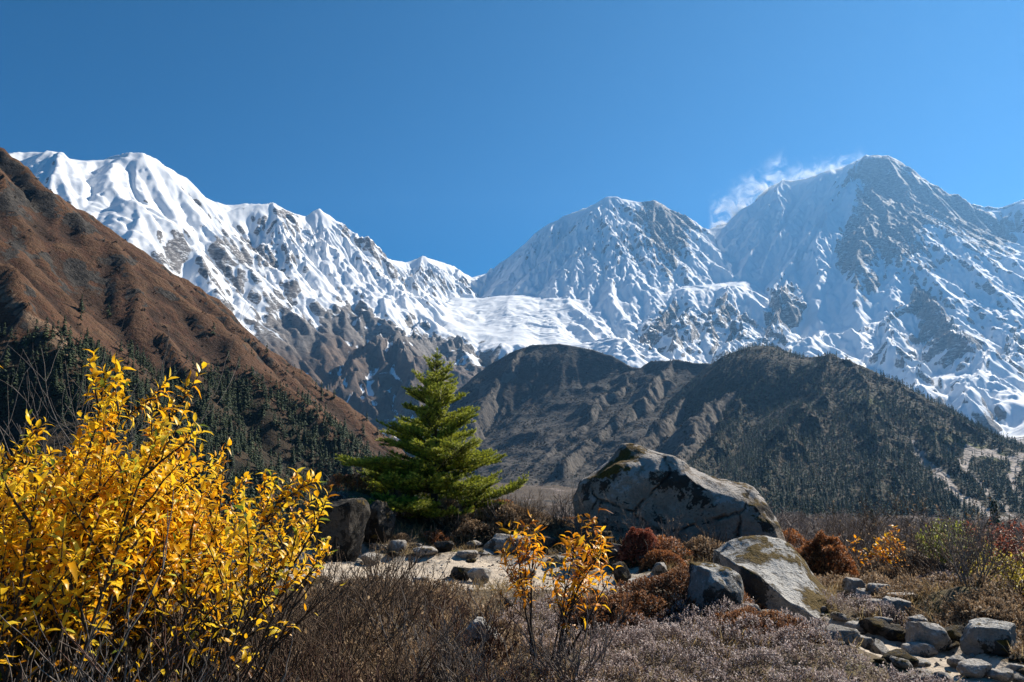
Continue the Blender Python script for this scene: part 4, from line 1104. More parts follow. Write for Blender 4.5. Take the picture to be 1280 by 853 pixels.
def leafy_shrub(name, loc, seed, label, cat, leafmat, barkmat, group=None, leaf_len=0.07, ratio=0.34, tone_mid=0.55, tone_sd=0.2, keepf=1.0, low_cut=None, parts=('stems', 'leaves'), **kw):
    rng = np.random.RandomState(seed)
    o = root(name, loc); tag(o, label, cat, group)
    lines, B, D, U, T = shrub_geometry(rng, leaf_len=leaf_len, **kw)
    k = rng.rand(len(B)) < keepf
    if low_cut is not None:                      # the leaves thin out low down in the shrub
        k &= rng.rand(len(B)) < np.clip((B[:, 2]-low_cut[0])/(low_cut[1]-low_cut[0]), 0.04, 1)
    B, D, U, T = B[k], D[k], U[k], T[k]
    n = len(B)
    L = leaf_len*(0.55+0.6*rng.rand(n)); W = L*ratio*(0.8+0.4*rng.rand(n))
    tone = tone_mid+rng.normal(0, tone_sd, n)+0.06*(T-0.5)
    put_tubes(parts[0], lines, barkmat, o, 5)
    put_leaves(parts[1], B, D, U, L, W, tone, leafmat, o, rng.normal(0.5, 0.6, n), rng.uniform(0.1, 0.8, n))
    return o

def twig_bush(name, loc, seed, label, cat, barkmat, height, spread, n=9, r0=0.006, depth=3, group=None, leafmat=None, nleaf=0, leaf_len=0.02):
    """a bare bush: stems that fork again and again"""
    rng = np.random.RandomState(seed)
    o = root(name, loc); tag(o, label, cat, group)
    lines, tips = [], []
    def grow(p, d, L, r, lev):
        P, R, de = wobble_line(p, d, L, 5, r, r*0.65, rng, 0.3, 0.25)
        lines.append((P, R))
        if lev == 0:
            tips.append((P[-1], de)); return
        for q in range(rng.randint(2, 4)):
            i = rng.randint(2, 6); a = rng.rand()*6.28
            dd = (P[i]-P[i-1])/np.linalg.norm(P[i]-P[i-1])+np.array([math.cos(a), math.sin(a), 0.25])*0.62
            grow(P[i], dd, L*(0.5+0.35*rng.rand()), r*0.62, lev-1)
    for k in range(n):
        a = rng.rand()*6.28; u = rng.rand()**0.5
        grow(np.array([math.cos(a)*.08*u, math.sin(a)*.08*u, -0.03]), np.array([math.cos(a)*u*spread, math.sin(a)*u*spread, 1]), height*0.52*(0.6+0.5*rng.rand()), r0*(0.7+0.5*rng.rand()), depth)
    put_tubes('stems', lines, barkmat, o, 4)
    if leafmat and nleaf:
        m = nleaf; ii = rng.randint(0, len(lines), m)
        B = np.array([lines[i][0][rng.randint(2, 6)] for i in ii]); D = rng.normal(0, 1, (m, 3)); D[:, 2] += 0.4
        L = leaf_len*(0.6+0.7*rng.rand(m))
        put_leaves('leaves', B, D, rng.normal(0, 1, (m, 3))+[0, 0, 1], L, L*0.45, rng.rand(m), leafmat, o, 0.4, 0.5)
    return o

def sprig_field(name, centre, rx, ry, h, n, mat, seed, sprig=0.09, leaf=0.016, per=16, parent=None, flat=1.0, zf=None, stem=None, edge=0.15):
    """low dense cushion: sprigs of tiny leaves standing all over a mound"""
    rng = np.random.RandomState(seed)
    a = rng.rand(n)*6.28; r = np.sqrt(rng.rand(n))
    ex = 1+edge*np.sin(a*3+seed)+edge*0.7*np.sin(a*7+2*seed)
    x, y = r*np.cos(a)*rx*ex, r*np.sin(a)*ry*ex
    lump = fbm((x+seed)/0.24, (y-seed)/0.24, 3, 400)
    z = h*np.clip(1-r**2.4, 0, 1)**0.7*(1+0.22*lump)
    nx, ny = x/rx**2*h*2, y/ry**2*h*2
    d0 = np.stack([nx, ny, np.ones(n)], 1); d0 /= np.linalg.norm(d0, axis=1)[:, None]
    g = zf(x, y) if zf else 0
    tip = np.stack([x, y, z+g], 1)
    d0 = d0+rng.normal(0, 0.33, (n, 3)); d0 /= np.linalg.norm(d0, axis=1)[:, None]
    L = sprig*(0.6+0.7*rng.rand(n))
    k = np.repeat(np.arange(n), per); m = len(k)
    f = (np.tile(np.arange(per), n)+rng.rand(m))/per
    B = tip[k]-d0[k]*(L[k]*(1-f))[:, None]
    o = rng.normal(0, 1, (m, 3)); o -= d0[k]*(o*d0[k]).sum(1)[:, None]; o /= np.linalg.norm(o, axis=1)[:, None]
    D = o*0.8+d0[k]*(0.35+0.6*f)[:, None]
    LL = leaf*(0.7+0.6*rng.rand(m))
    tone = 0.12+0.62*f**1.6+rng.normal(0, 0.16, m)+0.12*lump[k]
    # two triangles a leaf are enough here
    s = np.cross(D, d0[k]+1e-3); s /= np.linalg.norm(s, axis=1)[:, None]+1e-9
    D /= np.linalg.norm(D, axis=1)[:, None]
    mid = B+D*LL[:, None]*0.55
    V = np.stack([B, mid+s*LL[:, None]*0.22, B+D*LL[:, None], mid-s*LL[:, None]*0.22], 1).reshape(-1, 3)
    Fq = np.arange(m*4).reshape(-1, 4)
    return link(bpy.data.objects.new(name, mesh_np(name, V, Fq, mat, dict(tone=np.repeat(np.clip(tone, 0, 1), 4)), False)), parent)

def cushion(name, px, D, rx, ry, h, n, mat, seed, label, cat, **kw):
    """a dwarf bush: dark twiggy core and a skin of sprigs"""
    p = at(px, D)
    o = root(name, p); tag(o, label, cat)
    zf = lambda x, y: gz(x+p.x, y+p.y)-p.z
    sprig_field('leaves', p, rx, ry, h, n, mat, seed, parent=o, zf=zf, **kw)
    rng = np.random.RandomState(seed+1)
    lines = []
    for i in range(60):
        a = rng.rand()*6.28; u = rng.rand()**0.5*0.8
        b = np.array([math.cos(a)*u*rx*0.6, math.sin(a)*u*ry*0.6, 0]); b[2] = float(zf(b[0], b[1]))-0.02
        P, R, _ = wobble_line(b, [math.cos(a)*u*rx, math.sin(a)*u*ry, h*1.3], h*1.0*math.sqrt(1-u*u*0.8)+.04, 4, 0.006, 0.002, rng, 0.3)
        lines.append((P, R))
    put_tubes('stems', lines, BARK_DARK, o, 4)
    return o

# ---- the young spruce
def spruce(name, loc, height, seed, label, cat, width=0.32, bald=0.10, whorls=15, needle=0.034):
    rng = np.random.RandomState(seed)
    o = root(name, loc); tag(o, label, cat)
    P, R, _ = wobble_line([0, 0, -0.1], [0, 0, 1], height+0.1, 14, height*0.026, 0.006, rng, 0.05)
    put_tubes('trunk', [(P, R)], BARK_DARK, o, 9)
    lines, NB, ND, NA, NT_ = [], [], [], [], []
    def needles(S, dens, f0=0.1, tipw=0.0):
        seg = np.linalg.norm(np.diff(S, axis=0), axis=1); s = np.r_[0, np.cumsum(seg)]
        n = int(s[-1]*dens*(1-f0))
        if n < 2: return
        t = s[-1]*(f0+(1-f0)*rng.rand(n)); k = np.clip(np.searchsorted(s, t, 'right')-1, 0, len(S)-2)
        fr = (t-s[k])/np.maximum(seg[k], 1e-6)
        p = S[k]+(S[k+1]-S[k])*fr[:, None]; ax = (S[k+1]-S[k])/np.maximum(seg[k], 1e-6)[:, None]
        q = rng.normal(0, 1, (n, 3)); q[:, 2] += 0.35; q -= ax*(q*ax).sum(1)[:, None]; q /= np.linalg.norm(q, axis=1)[:, None]+1e-9
        NB.append(p); ND.append(q*0.8+ax*0.75); NA.append(ax); NT_.append(np.full(n, 0.0)+0.45*(t/s[-1])**2+tipw)
    def twig(p, d, L, lev, tipw):
        S, SR, _ = wobble_line(p, d, L, 5, 0.004+0.004*lev, 0.0025, rng, 0.12, 0.16)
        lines.append((S, SR)); needles(S, 300, 0.12, tipw)
        if lev > 0:
            m = int(max(3, L/0.06))
            for i in range(m):
                f = 0.22+0.74*(i+rng.rand()*0.5)/m; k = min(int(f*5), 4); q = S[k]+(S[k+1]-S[k])*(f*5-k)
                ax = (S[k+1]-S[k])/np.linalg.norm(S[k+1]-S[k])
                sd = np.cross(ax, [0, 0, 1.0]); sd /= np.linalg.norm(sd)+1e-9
                sgn = 1 if i % 2 else -1
                twig(q, ax*0.75+sd*sgn*0.75+np.array([0, 0, 0.06])+rng.normal(0, .1, 3), max(0.09, L*(0.40-0.18*f)*(0.8+0.4*rng.rand())), lev-1, tipw+0.1)
    for w in range(whorls):
        f = bald+(0.97-bald)*(w/(whorls-1))**0.92
        z = height*f
        reach = width*height/3.3*float(np.interp(f, [0, .1, .22, .36, .48, .6, .76, .88, 1], [1.6, 1.85, 1.5, 1.0, .95, .82, .56, .30, .05]))
        lob = rng.normal(0, .10, 8)
        nb = 8 if f < 0.6 else (7 if f < 0.85 else 5)
        ph = rng.rand()*6.28
        for b in range(nb):
            if rng.rand() < 0.07: continue
            a = ph+b*6.283/nb+rng.normal(0, .2)
            L = reach*(0.55+0.55*rng.rand())*(1+lob[int(a*1.27) % 8])
            el = -0.06+0.8*f**1.35+rng.normal(0, .08)
            i = min(int(f*14), 13); c = P[i]+(P[i+1]-P[i])*(f*14-i)
            twig(np.array([c[0], c[1], z]), [math.cos(a)*math.cos(el), math.sin(a)*math.cos(el), math.sin(el)+0.05], L, 2 if L > 0.35 else 1, 0.0+0.1*f)
    S, SR, _ = wobble_line([P[-2][0], P[-2][1], height*0.93], [0, 0, 1], height*0.11, 4, 0.008, 0.003, rng, 0.05)
    lines.append((S, SR)); needles(S, 420, 0.0, 0.3)
    put_tubes('branches', lines, BARK_DARK, o, 4)
    B, D, A, T = map(np.concatenate, (NB, ND, NA, NT_))
    n = len(B); D /= np.linalg.norm(D, axis=1)[:, None]
    L = needle*(0.7+0.5*rng.rand(n)); sd = np.cross(D, A); sd /= np.linalg.norm(sd, axis=1)[:, None]+1e-9
    wd = 0.0055
    V = np.stack([B-sd*wd, B+sd*wd, B+D*L[:, None]], 1).reshape(-1, 3)
    tone = np.clip(0.26+T*1.15+rng.normal(0, 0.12, n), 0, 1)
    link(bpy.data.objects.new('needles', mesh_np('needles', V, np.arange(n*3).reshape(-1, 3), NEEDLE, dict(tone=np.repeat(tone, 3)), False, 3)), o)
    print('needles', n)
    return o


# ---- the young spruce
spruce('young_spruce', at(543, 16.6), 3.36, 4, 'young spruce with bright green tips standing on the bank beyond the path', 'tree', 1.05, 0.01, 18, 0.048)

# ---- the yellow willows on the left
W_ = dict(n_stems=34, spread=0.58, shoot=0.44, leaf_gap=0.0115, start=0.40, r0=0.012, side=8)
for px, D, h, seed, label, kw in [
    (34, 3.6, 2.08, 11, 'tall yellow leaved willow shrub at the left edge of the picture', {}),
    (140, 3.4, 1.74, 12, 'dense golden willow shrub between the left edge shrub and the one by the path', {}),
    (205, 3.8, 1.84, 13, 'golden willow shrub with orange tints right next to the path', dict(tone_mid=0.5, lean=(-0.12, 0.05))),
    (-22, 3.3, 2.2, 14, 'yellow willow shrub cut off by the left border', {})]:
    leafy_shrub('willow_shrub', at(px, D), seed, label, 'shrub', YELLOW, BARK_DARK, 'yellow willow shrubs on the left', ratio=0.42, leaf_len=0.048, tone_sd=0.22, height=h, low_cut=(0.9, 1.38), **{**W_, **kw})

# ---- the orange sapling in the middle
leafy_shrub('orange_sapling', at(680, 6.0), 21, 'slender sapling with upright orange yellow leaves in front of the path', 'sapling', ORANGE, BARK_DARK, None, leaf_len=0.09, ratio=0.3, tone_mid=0.55, tone_sd=0.2,
            n_stems=11, height=1.36, spread=0.44, shoot=0.42, leaf_gap=0.042, start=0.35, r0=0.011, side=6, keepf=0.85, low_cut=(0.25, 0.6))

# ---- heath, dwarf bushes and dry grass
def rng_all(X, Y):
    return 0.5+0.6*fbm(X/0.5, Y/0.5, 3, 440)

def ground_cover(name, label, mat, seed, region, n=30000, hh=0.13, leaf=0.019, box=(-5, 6.5, 3.0, 11)):
    rng = np.random.RandomState(seed)
    X = rng.uniform(box[0], box[1], n); Y = rng.uniform(box[2], box[3], n)
    pm = path_mask(X, Y)
    dens = 0.45+0.9*sstep(-0.35, 0.35, fbm(X/0.9, Y/0.9, 3, 410)+0.25*sstep(0.0, 1.2, X)+0.15)
    k = (pm < -0.3) & (rng.rand(n) < dens) & region(X, Y)
    X, Y = X[k], Y[k]; n = len(X)
    lump = fbm(X/0.28, Y/0.28, 3, 430); h = np.clip(hh+0.11*lump, 0.03, 0.4)
    per = 13
    d0 = rng.normal(0, 0.32, (n, 3)); d0[:, 2] = 1; d0 /= np.linalg.norm(d0, axis=1)[:, None]
    tip = np.stack([X, Y, gz(X, Y)+h], 1)
    kk = np.repeat(np.arange(n), per); m = len(kk)
    f = (np.tile(np.arange(per), n)+rng.rand(m))/per
    L = 0.10*(0.6+0.7*rng.rand(n))
    B = tip[kk]-d0[kk]*(L[kk]*(1-f))[:, None]
    o = rng.normal(0, 1, (m, 3)); o /= np.linalg.norm(o, axis=1)[:, None]
    Dv = o*0.8+d0[kk]*0.6; Dv /= np.linalg.norm(Dv, axis=1)[:, None]
    s = np.cross(Dv, d0[kk]+1e-3); s /= np.linalg.norm(s, axis=1)[:, None]+1e-9
    LL = (leaf*(0.6+0.7*rng.rand(m)))[:, None]
    mid = B+Dv*LL*0.55
    V = np.stack([B, mid+s*LL*0.2, B+Dv*LL, mid-s*LL*0.2], 1).reshape(-1, 3)
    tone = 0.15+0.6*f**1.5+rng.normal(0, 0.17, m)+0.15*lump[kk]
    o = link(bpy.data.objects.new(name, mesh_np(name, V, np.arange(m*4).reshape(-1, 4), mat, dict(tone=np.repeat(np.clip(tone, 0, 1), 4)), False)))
    o['kind'] = 'stuff'; o['label'] = label
ground_cover('heath', 'pale mauve grey heath covering the ground at the lower right', HEATH, 77, lambda X, Y: (Y < 9.2-0.25*np.clip(2.0-X, 0, 9)-0.9*np.clip(X-2.6, 0, 9)) & (X > 0.15+0.09*(6-Y)+0.5*fbm(Y/0.7, X/0.7, 3, 420)), 30000, 0.13, 0.019, (-0.6, 3.6, 3.0, 9.4))
ground_cover('dry_scrub', 'dry brown ground scrub below the near edge of the path', BROWN, 78, lambda X, Y: (Y < 9.3) & (X < 0.5+0.09*(6-Y)+0.5*fbm(Y/0.7, X/0.7, 3, 421)) & (rng_all(X, Y) < 0.8), 34000, 0.10, 0.026, (-4.5, 1.0, 3.0, 10))
ground_cover('dry_scrub', 'dry brown ground scrub right of the stone pile', BROWN, 79, lambda X, Y: (X > 3.7) & (Y > 6.2) & (rng_all(X, Y) < 0.75), 26000, 0.12, 0.03, (3.4, 9, 6, 13))
cushion('dwarf_bush', 850, 8.2, 0.82, 0.62, 0.34, 2600, HEATH_BROWN, 31, 'wide rust brown dwarf bush before the blocky lichen covered rock', 'bush', sprig=0.1, leaf=0.02, per=18)
cushion('dwarf_bush', 760, 7.5, 0.5, 0.45, 0.30, 1300, HEATH_BROWN, 32, 'brown dwarf bush right behind the stems of the orange sapling', 'bush', sprig=0.1, leaf=0.02, per=18)
cushion('dwarf_bush', 940, 7.1, 0.5, 0.4, 0.18, 1000, HEATH_BROWN, 33, 'brown dwarf bush merging into grey heath below the pale slab', 'bush', sprig=0.1, leaf=0.02, per=18)
cushion('red_dwarf_bush', 797, 12.6, 0.36, 0.32, 0.42, 1300, RED, 34, 'deep red rounded dwarf bush in front of the huge boulder', 'bush', sprig=0.11, leaf=0.022, per=18)
cushion('dwarf_bush', 826, 12.2, 0.36, 0.3, 0.26, 700, RUST, 35, 'small rust coloured bush to the right of the red dwarf bush', 'bush', sprig=0.1, leaf=0.022, per=16)
cushion('dwarf_bush', 1028, 12.4, 0.42, 0.5, 0.62, 1300, RUST, 36, 'orange brown bush behind the upper right edge of the pale slab', 'bush', sprig=0.14, leaf=0.03, per=16)
cushion('dwarf_bush', 598, 16.0, 0.7, 0.45, 0.28, 800, BROWN, 37, 'dry brown low bush at the right foot of the spruce', 'bush', sprig=0.14, leaf=0.026, per=14)
cushion('dwarf_bush', 660, 15.8, 0.7, 0.4, 0.3, 700, BROWN, 38, 'dry brown low bush halfway between spruce and huge boulder', 'bush', sprig=0.14, leaf=0.026, per=14)
cushion('dwarf_bush', 470, 8.6, 0.75, 0.4, 0.24, 1000, BROWN, 39, 'dark dry bush on the near edge of the path beside the golden willow', 'bush', sprig=0.12, leaf=0.02, per=14)
cushion('dwarf_bush', 1225, 8.6, 0.5, 0.4, 0.36, 900, BROWN, 40, 'dry brown bush against the larger grey rock at the lower right', 'bush', sprig=0.13, leaf=0.024, per=14)

def small_bushes():
    """low bushes all over the rough ground, copies of six small ones"""
    rng = np.random.RandomState(17); protos = []
    for k, m in enumerate((BROWN, RUST, HEATH_BROWN, BROWN, GREENISH, HEATH)):
        o = root('dwarf_bush', (0, 0, 0)); tag(o, '', 'bush')
        sprig_field('leaves', None, 0.5, 0.5, 0.42, 420, m, 600+k, parent=o, sprig=0.17, leaf=0.036, per=13)
        lines = []
        for i in range(26):
            a = rng.rand()*6.28; u = rng.rand()**.5
            P, R, _ = wobble_line([math.cos(a)*u*.2, math.sin(a)*u*.2, -.05], [math.cos(a)*u, math.sin(a)*u, 1.0], 0.62*(0.7+.5*rng.rand()), 4, 0.01, 0.004, rng, .3); lines.append((P, R))
        put_tubes('stems', lines, BARK_GREY if k % 2 else BARK_DARK, o, 4)
        protos.append(o)
    used = [False]*6; n = 0
    names = ['dry brown', 'rust coloured', 'red brown', 'dry brown', 'olive green', 'grey']
    while n < 170:
        if n < 95:
            x, y = rng.uniform(-3.5, 7), rng.uniform(12.5, 20.5)
        else:
            px, D = rng.uniform(985, 1330), rng.uniform(9.5, 30); p = at(px, D); x, y = p.x, p.y
        if float(path_mask(np.array(x), np.array(y))) > -0.08: continue
        if 1.2 < x < 4.6 and 13.0 < y < 18.2: continue
        if 3.3 < x < 4.8 and y < 9.0: continue
        if 2.0 < x < 5.0 and 8.6 < y < 11.8: continue
        k = rng.choice(6, p=[.25, .2, .15, .2, .1, .1])
        s = 0.35+0.75*rng.rand()**1.6
        lab, grp = f'low {names[k]} bush on the rough ground around the path', f'low {names[k]} bushes around the path'
        loc = (x, y, land(x, y)-0.03)
        if not used[k]:
            used[k] = True; o = protos[k]; o.location = loc; o.scale = (s, s, s*0.9); o['label'] = lab; o['group'] = grp
        else:
            r = protos[k].copy(); COL.objects.link(r); r.location = loc; r.scale = (s*(0.8+.5*rng.rand()), s*(0.8+.5*rng.rand()), s*(0.7+.5*rng.rand())); r.rotation_euler = (0, 0, rng.rand()*6.28); r['label'] = lab; r['group'] = grp
            for ch in protos[k].children:
                c = ch.copy(); COL.objects.link(c); c.parent = r
        n += 1
small_bushes()

def grass():
    rng = np.random.RandomState(91)
    n = 24000
    X = rng.uniform(-9, 8, n); Y = rng.uniform(2.2, 21, n)
    k = (path_mask(X, Y) < -0.02) & (rng.rand(n) < sstep(-0.25, 0.5, fbm(X/1.1, Y/1.1, 4, 450))*0.9+0.12)
    X, Y = X[k], Y[k]; n = len(X)
    per = 7
    kk = np.repeat(np.arange(n), per); m = len(kk)
    B = np.stack([X[kk]+rng.normal(0, .03, m), Y[kk]+rng.normal(0, .03, m), np.zeros(m)], 1); B[:, 2] = gz(B[:, 0], B[:, 1])-0.01
    Dv = rng.normal(0, 0.5, (m, 3)); Dv[:, 2] = 1
    L = 0.16*(0.4+0.9*rng.rand(m)); 
    V, T = leaves(B, Dv, rng.normal(0, 1, (m, 3))+[0, 0, .2], L, np.full(m, 0.007), 0.9, 0.2)
    o = link(bpy.data.objects.new('dry_grass', mesh_np('dry_grass', V, T, GRASS, dict(tone=np.repeat(rng.rand(m), 8)), True, 3)))
    o['kind'] = 'stuff'; o['label'] = 'thin dry grass scattered over the terrace'
grass()

# ---- bare bushes
BB = [  # column, distance, height, spread, stems, bark, leaves, label
    (300, 4.6, 0.85, .7, 12, 'D', 0, 'bare dark bush below the golden willow next to the path'), (372, 5.4, 0.80, .6, 11, 'D', 0, 'bare dark bush right of the willows with thin upright stems'),
    (430, 6.2, 0.75, .6, 12, 'D', 30, 'leafless dark bush in front of the left part of the sandy path'), (492, 6.6, 0.80, .5, 10, 'D', 0, 'bare upright bush below the middle of the sandy path'),
    (540, 5.6, 0.55, .7, 12, 'G', 0, 'grey leafless bush left of the round grey pink boulder'), (590, 5.0, 0.45, .8, 12, 'G', 0, 'grey leafless bush in front of the round grey pink boulder'),
    (640, 4.8, 0.42, .8, 11, 'R', 0, 'reddish bare bush left of the orange sapling foot'), (715, 5.6, 0.5, .9, 12, 'G', 0, 'grey bare bush around the foot of the orange sapling'),
    (460, 4.4, 0.55, .7, 12, 'R', 14, 'reddish bare bush at the bottom of the picture below the path'), (385, 3.9, 0.60, .7, 13, 'R', 10, 'reddish bare bush at the bottom below the bare dark bush'),
    (300, 3.3, 0.78, .6, 12, 'R', 8, 'red brown bare bush at the bottom in front of the golden willow'), (215, 2.9, 0.90, .5, 10, 'G', 0, 'pale bare stems before the dense golden willow'),
    (140, 2.8, 0.95, .5, 10, 'G', 6, 'pale grey bare stems at the lower left before the willows'), (70, 2.7, 0.9, .6, 10, 'R', 0, 'red brown bare stems at the lower left corner'),
    (10, 2.7, 0.95, .5, 10, 'G', 0, 'grey bare stems at the left border under the yellow leaves'), (118, 7.0, 2.0, .5, 14, 'G', 0, 'tall grey bare bush showing between two yellow willows'),
    (560, 4.0, 0.35, .9, 10, 'R', 6, 'low red brown bare bush at the middle of the bottom edge'), (520, 7.6, 0.5, .6, 9, 'D', 0, 'small dark bare bush on the near path edge'),
    (655, 15.6, 0.8, .8, 12, 'D', 0, 'dark twiggy bush behind the top of the orange sapling'), (700, 16.0, 0.8, .8, 12, 'G', 0, 'grey twiggy bush left of the huge boulder'), (615, 16.2, 0.6, .8, 12, 'D', 0, 'dark twiggy bush under the right spruce boughs'),
    (735, 14.6, 0.9, .7, 10, 'G', 0, 'pale twiggy bush before the left end of the huge boulder'), (790, 14.1, 0.85, .8, 10, 'G', 0, 'pale twiggy bush in front of the huge boulder above the red one'), (830, 13.9, 0.7, .9, 9, 'G', 16, 'twiggy bush with a few dry leaves in front of the huge boulder'),
    (890, 13.8, 0.6, .9, 9, 'D', 0, 'dark twiggy bush at the foot of the huge boulder'), (1145, 11.4, 1.25, .5, 15, 'D', 120, 'dark bush with brown dead leaves right of the stone pile'), (1185, 11.0, 1.1, .6, 14, 'D', 110, 'brown bush with dead leaves below the green shrub'),
    (1205, 9.4, 0.8, .7, 13, 'G', 50, 'grey twiggy bush above the larger grey rock'), (1265, 10.0, 1.0, .7, 13, 'D', 60, 'dark twiggy bush at the right border'), (1065, 14.5, 1.3, .6, 14, 'D', 30, 'dark bare bush between the orange brown bush and dark boulder'),
    (405, 4.7, 0.75, .8, 12, 'D', 20, 'dark bare bush at the lower left of the path with a few brown leaves'), (520, 4.9, 0.6, .8, 12, 'D', 16, 'dark twiggy bush at the bottom in front of the round boulder'), (455, 7.4, 0.7, .7, 12, 'D', 24, 'dark twiggy bush on the near path edge beside the willow'), (560, 6.9, 0.5, .8, 10, 'R', 10, 'small reddish bush left of the round grey pink boulder'),
    (345, 5.6, 0.8, .7, 12, 'D', 30, 'dark twiggy bush with brown leaves behind the golden willow'), (610, 6.1, 0.5, .8, 10, 'R', 8, 'small reddish bare bush right of the round grey pink boulder'),
    (1030, 17.5, 1.4, .6, 14, 'D', 0, 'tall bare bush on the slope behind the pale slab'), (1085, 13.0, 0.8, .8, 12, 'G', 0, 'pale bare bush behind the stone pile')]
for i, (px, D, h, sp, n, bk, nl, lab) in enumerate(BB):
    twig_bush('bare_bush', at(px, D), 500+i, lab, 'bush', dict(D=BARK_TWIG, G=BARK_GREY, R=BARK_RED)[bk], h*(1.2 if D < 8 else 1.0), sp, n+(4 if D < 8 else 0), 0.0075 if D < 9 else 0.009, 3, 'leafless bushes on the terrace', BROWN if nl else None, nl*3, 0.035)

# ---- coloured shrubs on the right
leafy_shrub('green_shrub', at(1192, 20.5), 61, 'yellow green bushy shrub above the dark mossy boulder', 'shrub', GREENISH, BARK_GREY, None, leaf_len=0.09, ratio=0.4, tone_mid=0.62, n_stems=34, height=2.5, spread=0.42, shoot=0.55, leaf_gap=0.036, r0=0.014, side=9, start=0.15)
leafy_shrub('orange_shrub', at(1104, 12.6), 62, 'small orange leaved shrub in front of the dark mossy boulder', 'shrub', ORANGE, BARK_GREY, None, leaf_len=0.085, ratio=0.5, tone_mid=0.55, n_stems=9, height=1.05, spread=0.5, shoot=0.34, leaf_gap=0.05, r0=0.008, side=4, keepf=0.8)
leafy_shrub('lemon_shrub', at(1245, 12.2), 63, 'lemon yellow shrub at the right border above the larger grey rock', 'shrub', LEMON, BARK_GREY, None, leaf_len=0.07, ratio=0.6, tone_mid=0.6, n_stems=16, height=0.95, spread=0.7, shoot=0.32, leaf_gap=0.045, r0=0.008, side=5, keepf=0.8)
for px, D, h, seed, lab in [(1262, 17.5, 1.9, 64, 'red leaved shrub at the right border behind the lemon yellow shrub'), (1232, 19.5, 1.7, 65, 'dull red shrub right of the yellow green shrub'), (1310, 19.0, 2.4, 66, 'tall red shrub cut by the right border')]:
    leafy_shrub('red_shrub', at(px, D), seed, lab, 'shrub', RED, BARK_RED, 'red shrubs at the right border', leaf_len=0.08, ratio=0.5, tone_mid=0.6, n_stems=22, height=h, spread=0.55, shoot=0.5, leaf_gap=0.05, r0=0.01, side=7, start=0.2)
# ------------------------------------------------------------------ trees of the slopes and the valley
CONIFER = mat_leaf('conifer_foliage', [(0.0, (0.012, 0.022, 0.012)), (0.5, (0.036, 0.058, 0.024)), (1.0, (0.085, 0.115, 0.042))], 0.12, 0.8)
BAREWOOD = mat_bark('bare_wood_twigs', (0.15, 0.115, 0.095), (0.30, 0.25, 0.22), 0.5)

def conifer_arrays(rng, blades, slim=0.2):
    """crown of drooping boughs round a 1 m tall stem"""
    f = np.sort(rng.rand(blades))**0.85*0.94+0.04
    a = np.arange(blades)*2.4+rng.rand(blades)*0.8
    r = slim*(1-f)**0.8*(0.65+0.6*rng.rand(blades))+0.02
    B = np.stack([np.zeros(blades), np.zeros(blades), f], 1)
    out = np.stack([np.cos(a), np.sin(a), np.zeros(blades)], 1)
    D = out+np.array([0, 0, -0.28])+rng.normal(0, .08, (blades, 3))
    return B, D, out, r

def conifer_mesh(name, seed, blades, slim):
    rng = np.random.RandomState(seed)
    B, D, o, r = conifer_arrays(rng, blades, slim)
    up = np.tile([0, 0, 1.0], (blades, 1))+o*0.3
    V, T = leaves(B, D, up, r*1.05, r*0.75+0.012, 0.5, -0.5)
    return mesh_np(name, V, T, CONIFER, dict(tone=np.repeat(np.clip(rng.normal(.45, .25, blades), 0, 1), 8)), False, 3)

def conifer_mass(name, pts, hs, seed, blades, label, slim=0.2, var=6):
    """far trees by the hundred: one object, built from light copies"""
    rng = np.random.RandomState(seed)
    protos = []
    for k in range(var):
        B, D, o, r = conifer_arrays(rng, blades, slim*(0.8+0.4*rng.rand()))
        s = np.stack([-o[:, 1], o[:, 0], 0*r], 1)
        D = D/np.linalg.norm(D, axis=1)[:, None]
        mid = B+D*(r*0.55)[:, None]
        V = np.stack([B+[0, 0, .05], mid+s*(r*0.42+.01)[:, None]-[0, 0, .03], B+D*r[:, None], mid-s*(r*0.42+.01)[:, None]-[0, 0, .03]], 1).reshape(-1, 3)
        protos.append(V)
    n = len(pts); kind = rng.randint(0, var, n); rot = rng.rand(n)*6.28
    VV, tone = [], []
    for k in range(var):
        i = np.where(kind == k)[0]
        if not len(i): continue
        c, s = np.cos(rot[i])[:, None], np.sin(rot[i])[:, None]
        p = protos[k][None]
        h = hs[i][:, None]
        q = np.stack([(p[..., 0]*c-p[..., 1]*s)*h, (p[..., 0]*s+p[..., 1]*c)*h, p[..., 2]*h], -1)+pts[i][:, None]
        VV.append(q.reshape(-1, 3))
        tone.append(np.repeat(np.clip(rng.normal(.45, .28, len(i)*blades), 0, 1), 4))
    V = np.concatenate(VV)
    o = link(bpy.data.objects.new(name, mesh_np(name, V, np.arange(len(V)).reshape(-1, 4), CONIFER, dict(tone=np.concatenate(tone)), False)))
    o['kind'] = 'stuff'; o['label'] = label
    return o

def copy_tree(src, loc, rz, sc, label, group):
    r = src.copy(); COL.objects.link(r); r.location = loc; r.rotation_euler = (0, 0, rz); r.scale = (sc[0], sc[0], sc[1])
    r['label'] = label; r['group'] = group
    for ch in src.children:
        c = ch.copy(); COL.objects.link(c); c.parent = r
    return r

